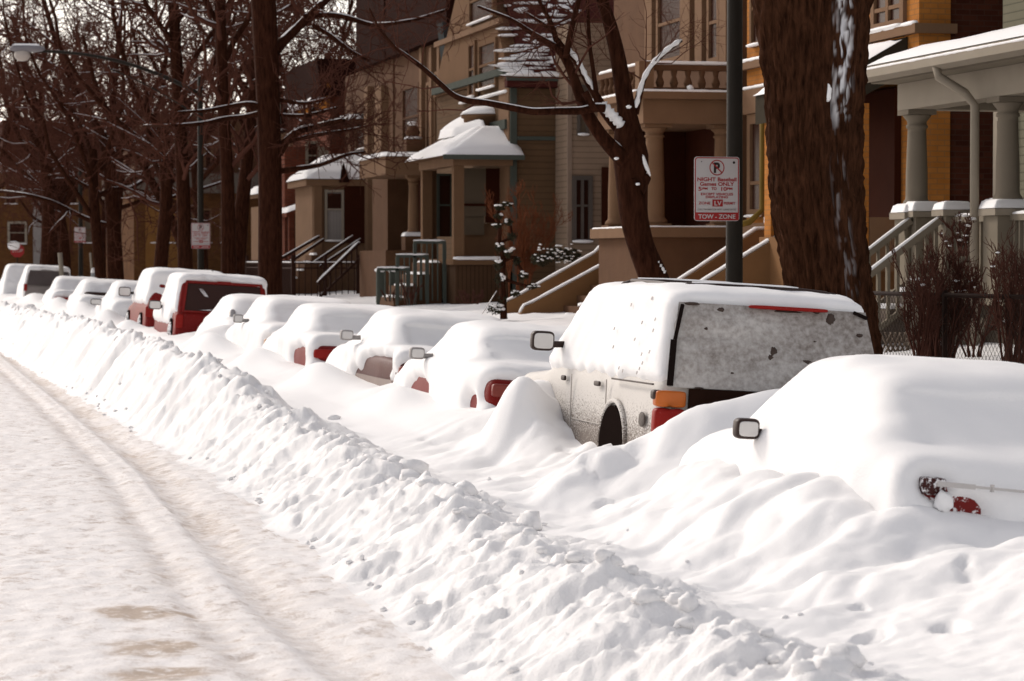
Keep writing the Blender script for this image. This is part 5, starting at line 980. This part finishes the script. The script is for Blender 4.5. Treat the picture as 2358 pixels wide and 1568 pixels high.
def lamp(px, Y, r, label, arm=None, ztop=9.2):
    x = onY(px, 600, Y).x; o = empty('street_lamp', (x, Y, 0), label, 'street lamp', 'street lamp poles carrying the parking signs')
    MB().lathe(x, Y, [(r*1.5, 0), (r*1.5, .5), (r*1.06, .62), (r*1.05, 1.2), (r*.95, 3.2), (r*.85, ztop), (r*.5, ztop+.03)], 18).build('pole', POLE, o, True)
    if arm:
        L, z0, z1 = arm; m = MB(); P = [(x-.02-L*t, Y, z0+(z1-z0)*(1-(1-t)**2.2)) for t in np.linspace(0, 1, 14)]
        m.tube(P, np.linspace(.05, .032, 14), 8); m.tube([(x-.02-L*t, Y, z0-.55+(z1-z0+.5)*(1-(1-t)**1.8)) for t in np.linspace(0, .55, 8)], .022, 6); m.build('arm', POLE, o, True)
        hx = x-L-.25; hd = MB().add(*rbox(hx, Y, z1+.05, .42, .15, .085, 2.6)).build('lamp_head', plain('lamp_grey', (.20, .19, .20), .5, .1), o, True)
        MB().blob((hx-.12, Y, z1-.10), (.19, .16, .15), 1, 16, 10, 0).build('lens', plain('lamp_lens', (.42, .37, .33), .3, .05), hd, True)
        snowslab(hd, [(hx-.36, Y-.09, z1+.115), (hx+.3, Y-.09, z1+.115), (hx+.3, Y+.09, z1+.115), (hx-.36, Y+.09, z1+.115)], .045)
    return o
lamp(1690, 25.7, .082, 'dark lamp pole behind the largest parking sign')
lamp(462, 66.5, .075, 'dark lamp pole whose curved arm holds a drop-lens lamp over the street', (3.85, 5.95, 6.92), 6.35)
lamp(186, 112.2, .09, 'dark lamp pole carrying the small parking sign', None, 8.8); lamp(64, 158.2, .09, 'faint far pole carrying the tiny parking sign', None, 8.8)
# stop sign, mailboxes, white posts
p = onY(40, 577, 140); o = empty('stop_sign', (p.x, 140, 0), 'red octagonal stop sign with a snow cap at the far left', 'sign')
R = .36; octo = [(p.x+R*math.cos(math.pi/8+k*math.pi/4), p.z+R*math.sin(math.pi/8+k*math.pi/4)) for k in range(8)]
MB().prism(octo, 'y', 139.98, 140.0).build('board', SIGNR, o); MB().box(p.x-.03, p.x+.03, 140.0, 140.06, 0, p.z+.2).build('post', POLE, o); text_mesh('STOP', .22, SIGNW, 'lettering', o, 0, p.z-.08, -.025, .52)
MB().add(*rbox(p.x-.18, 139.9, p.z+.25, .30, .06, .22, 2.4)).build('snow', SNOW, o, True)
for px, a, b, Y, r, lab in ((138, 582, 640, 100, .085, 'short white post standing beside the grey wagon, thicker of two'), (208, 582, 640, 100, .04, 'slender leaning white post before the snow-capped mailboxes')):
    q = onY(px, a, Y); MB().tube([(q.x+.12, Y, .5), (q.x, Y, q.z)], r, 10).build('white_post', WHITE, None, True); tag(COL.objects[-1] if 0 else bpy.context.scene.objects['white_post' if px == 138 else 'white_post.001'], lab, 'post')
for k, (a, b) in enumerate(((210, 226), (228, 244))):
    q0, q1 = onY(a, 622, 99), onY(b, 655, 99); o = empty('mailbox', ((q0.x+q1.x)/2, 99, 0), ('left' if k == 0 else 'right')+' one of two squat snow-capped boxes behind the snowed-in sedan', 'mailbox')
    MB().box(q0.x, q1.x, 98.9, 99.2, .6, q0.z-.1).build('box', plain('pale_blue_grey', (.25, .26, .27), .6), o); snowslab(o, [(q0.x, 98.88, q0.z-.1), (q1.x, 98.88, q0.z-.1), (q1.x, 99.2, q0.z-.1), (q0.x, 99.2, q0.z-.1)], .16)
# ================================================================== fences
def ironfence(Y0, Y1, X0, X1, label):      # run of dark iron railing between two ground points
    o = empty('iron_fence', ((X0+X1)/2, (Y0+Y1)/2, 0), label, 'fence'); A, B = Vector((X0, Y0, .8)), Vector((X1, Y1, .8)); n = max(2, int((B-A).length/.16))
    m = MB()
    for dz in (.15, .95, 1.08): m.bar(A+Vector((0, 0, dz)), B+Vector((0, 0, dz)), .02, .018)
    m.build('rail', IRON, o); m = MB()
    for k in range(n): c = A.lerp(B, k/n); m.box(c.x-.011, c.x+.011, c.y-.011, c.y+.011, c.z-.2, c.z+1.16)
    m.build('pickets', IRON, o)
    for t in (0, .33, .66, 1): c = A.lerp(B, t); MB().box(c.x-.04, c.x+.04, c.y-.04, c.y+.04, c.z-.2, c.z+1.3).build('post', IRON, o)
    snowstrip(o, [A+Vector((0, 0, 1.11)), B+Vector((0, 0, 1.11))], .035, .03); return o
a, b = onY(700, 640, 72), onY(900, 640, 72); ironfence(72, 72, a.x-.3, b.x, 'dark iron railing across the yard, left of the grey-green gate posts')
ironfence(86, 72.2, 10.9, 10.9, 'dark iron railing along the sidewalk behind the thick straight trunk')
for px in (876, 906):
    q = onY(px, 620, 62); o = empty('gate_post', (q.x, 62, 0), 'square grey-green gate post with a snow cap, '+('left' if px == 876 else 'right')+' of the pair', 'post')
    MB().box(q.x-.09, q.x+.09, 61.9, 62.1, .3, q.z-.05).build('shaft', GREEN, o); MB().blob((q.x, 62, q.z-.02), (.14, .14, .07), px, 10, 6, .1).build('snow', SNOW, o, True)
# chain link fence in front of the white porch
CH = plain('chain_wire', (.020, .010, .007), .8, .2); X = 10.25
o = empty('chain_link_fence', (X, 25, 0), 'dark chain link fence in the white porch yard', 'fence')
MB().tube([(X, 22.3, 1.62), (X, 31.0, 1.60)], .022, 8).build('top_rail', CH, o, True)
for y in (22.8, 25.35, 27.9, 30.4): MB().tube([(X, y, .5), (X, y, 1.66)], .026, 8).build('post', CH, o, True)
m = MB(); s_ = .085
for k in range(int(8.6/s_)+14):
    for sg in (-1, 1):
        y0 = 22.3+(k-7)*s_*1.0; za, zb = .62, 1.6; ya, yb = (y0, y0+(zb-za)) if sg > 0 else (y0+(zb-za), y0)
        if min(ya, yb) > 30.9 or max(ya, yb) < 22.3: continue
        def cut(t): return (X+sg*.003, ya+(yb-ya)*t, za+(zb-za)*t)
        t0, t1 = 0, 1
        for lim, hi in ((22.3, False), (31.0, True)):
            tl = (lim-ya)/(yb-ya)
            if 0 < tl < 1:
                if (yb > ya) == hi: t1 = min(t1, tl)
                else: t0 = max(t0, tl)
        if t1 > t0: m.bar(cut(t0), cut(t1), 0.0013, 0.0013)
me = m.build('mesh', CH, o)
# leaning lattice and pickets by the stair of the white porch
m = MB()
for k in range(7): q = onY(2012+k*9, 640, 30.5); m.box(q.x-.02, q.x+.02, 29.4, 29.43, .8, onY(2012, 640-(k % 3)*4, 29.4).z+.0)
tag(m.build('picket_fence', WHITE), 'little white picket panel beside the big elm at the porch stair', 'fence'); snowstrip(bpy.data.objects['picket_fence'], [(onY(2012, 640, 30.5).x, 29.41, 1.74), (onY(2066, 640, 30.5).x, 29.41, 1.74)], .03, .03)
m = MB(); q0, q1 = onY(2050, 808, 28.3), onY(2096, 760, 28.3)
for k in range(6): m.bar((q0.x+k*.055, 28.3, q0.z-.02), (q0.x+k*.055-.12, 28.3, q0.z+.20), .012, .008); m.bar((q0.x+k*.055-.12, 28.28, q0.z-.02), (q0.x+k*.055, 28.28, q0.z+.20), .012, .008)
tag(m.build('lattice_panel', plain('weathered_lattice', (.16, .12, .09), .8)), 'small leaning lattice panel in the snow behind the chain link fence', 'lattice')
# ================================================================== bushes and yard plants
BUSH = plain('bush_stems', (.065, .024, .016), .9, .35, 3, .1, 0)
def bush(loc, H, W_, n, label, seed, mat=None, cat='bush', lv=1, snow=0, name='bare_bush', lean=.0, r=.011):
    rng = np.random.default_rng(seed); out = Tubes(); br = []
    for k in range(n):
        a = rng.uniform(0, 6.28); q = rng.uniform(0, 1)**.6*W_*.5; p = np.array([loc[0]+.45*q*math.cos(a), loc[1]+.45*q*math.sin(a), loc[2]])
        P, R = wand(rng, p, np.array([.55*q*math.cos(a)+lean, .55*q*math.sin(a), H*rng.uniform(.7, 1.05)]), H*rng.uniform(.7, 1.1), r, r*.45, 7, .1, .13); out.add(P, R, 4); sprout(rng, P, R, br, lv, H*.32, 7, None, .35, .6, .2, r*.4)
    for B, S, l in br: out.add(B, S, 3)
    t = empty(name, loc, label, cat); out.build('stems', mat or BUSH, t)
    if snow:
        m = MB()
        for k in range(snow):
            P = br[rng.integers(len(br))][0]; p = P[rng.integers(len(P))]; s = rng.uniform(.008, .026); m.blob(p, (s*1.6, s, s*.6), k, 7, 5, .3)
        m.build('snow', SNOW, t, True)
    return t
def at(px, py, Y): p = onY(px, py, Y); return (p.x, p.y, p.z)
bush(at(2165, 826, 25.6), 1.06, .62, 34, 'dense dark leafless bush inside the chain link fence, left of the downspout', 5, snow=10)
bush(at(2120, 830, 25.2), .75, .5, 12, 'low loose bush just right of the big elm trunk', 6)
bush(at(2330, 840, 24.0), 1.05, .6, 26, 'dark leafless bush by the lattice at the right edge', 7, snow=8)
bush(at(2240, 822, 26.6), .85, .4, 10, 'thin stalky bush under the white downspout', 8)
bush(at(2208, 590, 28.1), .42, .4, 10, 'sparse climbing shrub against the porch balusters', 9, snow=12)
bush(at(945, 700, 55), .42, .55, 9, 'tiny leafless shrub poking from the snow left of the tan house porch', 10)
bush(at(1085, 700, 52), .30, 1.0, 16, 'low reddish shrub before the slatted porch base', 11)
bush(at(905, 694, 58), .25, .6, 10, 'small tuft of stems at the foot of the gate posts', 13)
bush(at(1205, 690, 52), 1.9, 1.3, 14, 'weeping reddish leafless shrub against the tan shingled wall', 14, plain('reddish_twigs', (.13, .038, .014), .9, .3, 3, .1, 0), lv=2, r=.012)
EVG = plain('dark_evergreen', (.030, .026, .014), .9, .4, 9, .1, 0)
def leafclumps(m, rng, centre, rad, n, size):
    for k in range(n):
        d = rng.normal(0, 1, 3); d /= np.linalg.norm(d); p = np.array(centre)+d*np.array(rad)*rng.uniform(.5, 1.05); u = rng.normal(0, 1, 3); u /= np.linalg.norm(u); v = np.cross(u, d); v /= np.linalg.norm(v)+1e-9; s = size*rng.uniform(.5, 1.3)
        m.add([p-u*s, p-v*s*.45, p+u*s, p+v*s*.45], [(0, 1, 2, 3)])
rng = np.random.default_rng(31)
t = empty('snowy_hedge', at(1275, 620, 50), 'rounded evergreen bush flecked with snow beside the stair wall', 'bush'); m = MB()
for px, py, rx, rz in ((1245, 597, .22, .12), (1285, 585, .28, .16), (1315, 590, .2, .14)): leafclumps(m, rng, at(px, py, 50), (rx, .25, rz), 420, .035)
m.build('foliage', EVG, t); m = MB()
for k in range(70): p = at(rng.uniform(1225, 1330), rng.uniform(562, 605), 50); m.blob((p[0], p[1]-.2+rng.uniform(-.1, .1), p[2]), (.026, .02, .011), k, 7, 5, .3)
m.build('snow', SNOW, t, True)
# twisted clipped evergreen with snow clumps
Y = 46.5; t = empty('topiary_tree', (onY(1160, 700, Y).x, Y, 0), 'twisted little evergreen with clumps of snow left of the stair walls', 'tree')
tr = Tubes(); path = [(1160, 735, 9), (1158, 690, 8), (1155, 640, 7), (1160, 600, 6), (1148, 560, 5), (1152, 520, 5), (1140, 495, 4), (1158, 475, 3)]
for l in (path, [(1160, 600, 5), (1185, 590, 4), (1195, 615, 4), (1215, 640, 3)], [(1155, 640, 4), (1180, 650, 4), (1225, 662, 3)], [(1150, 560, 4), (1180, 545, 3), (1175, 520, 3)]): P, R = pxlimb(Y, l); tr.add(P, R, 7)
tr.build('trunk', BARK, t); m = MB(); s2 = MB()
for k, (px, py, rx, rz, sn) in enumerate(((1150, 478, .10, .06, 1), (1168, 470, .10, .04, 1), (1146, 498, .09, .06, 1), (1168, 512, .09, .06, 1), (1178, 545, .09, .08, 0), (1150, 570, .10, .08, 1), (1165, 583, .13, .10, 1), (1148, 610, .10, .10, 1), (1190, 600, .08, .09, 0), (1150, 645, .10, .14, 1), (1205, 635, .10, .07, 1), (1225, 660, .12, .05, 1), (1158, 690, .09, .12, 0), (1140, 712, .16, .10, 1), (1185, 675, .1, .06, 1), (1146, 520, .08, .05, 1))):
    c = at(px, py, Y); leafclumps(m, rng, c, (rx, rx, rz), 150, .03)
    if sn:
        for j in range(4): s2.blob((c[0]+rng.normal(0, rx*.4), c[1]-rx*.5, c[2]+rz*.45+rng.normal(0, rz*.25)), (rx*.34, rx*.3, rz*.24), k*7+j, 8, 6, .3)
m.build('foliage', EVG, t); s2.build('snow', SNOW, t, True)
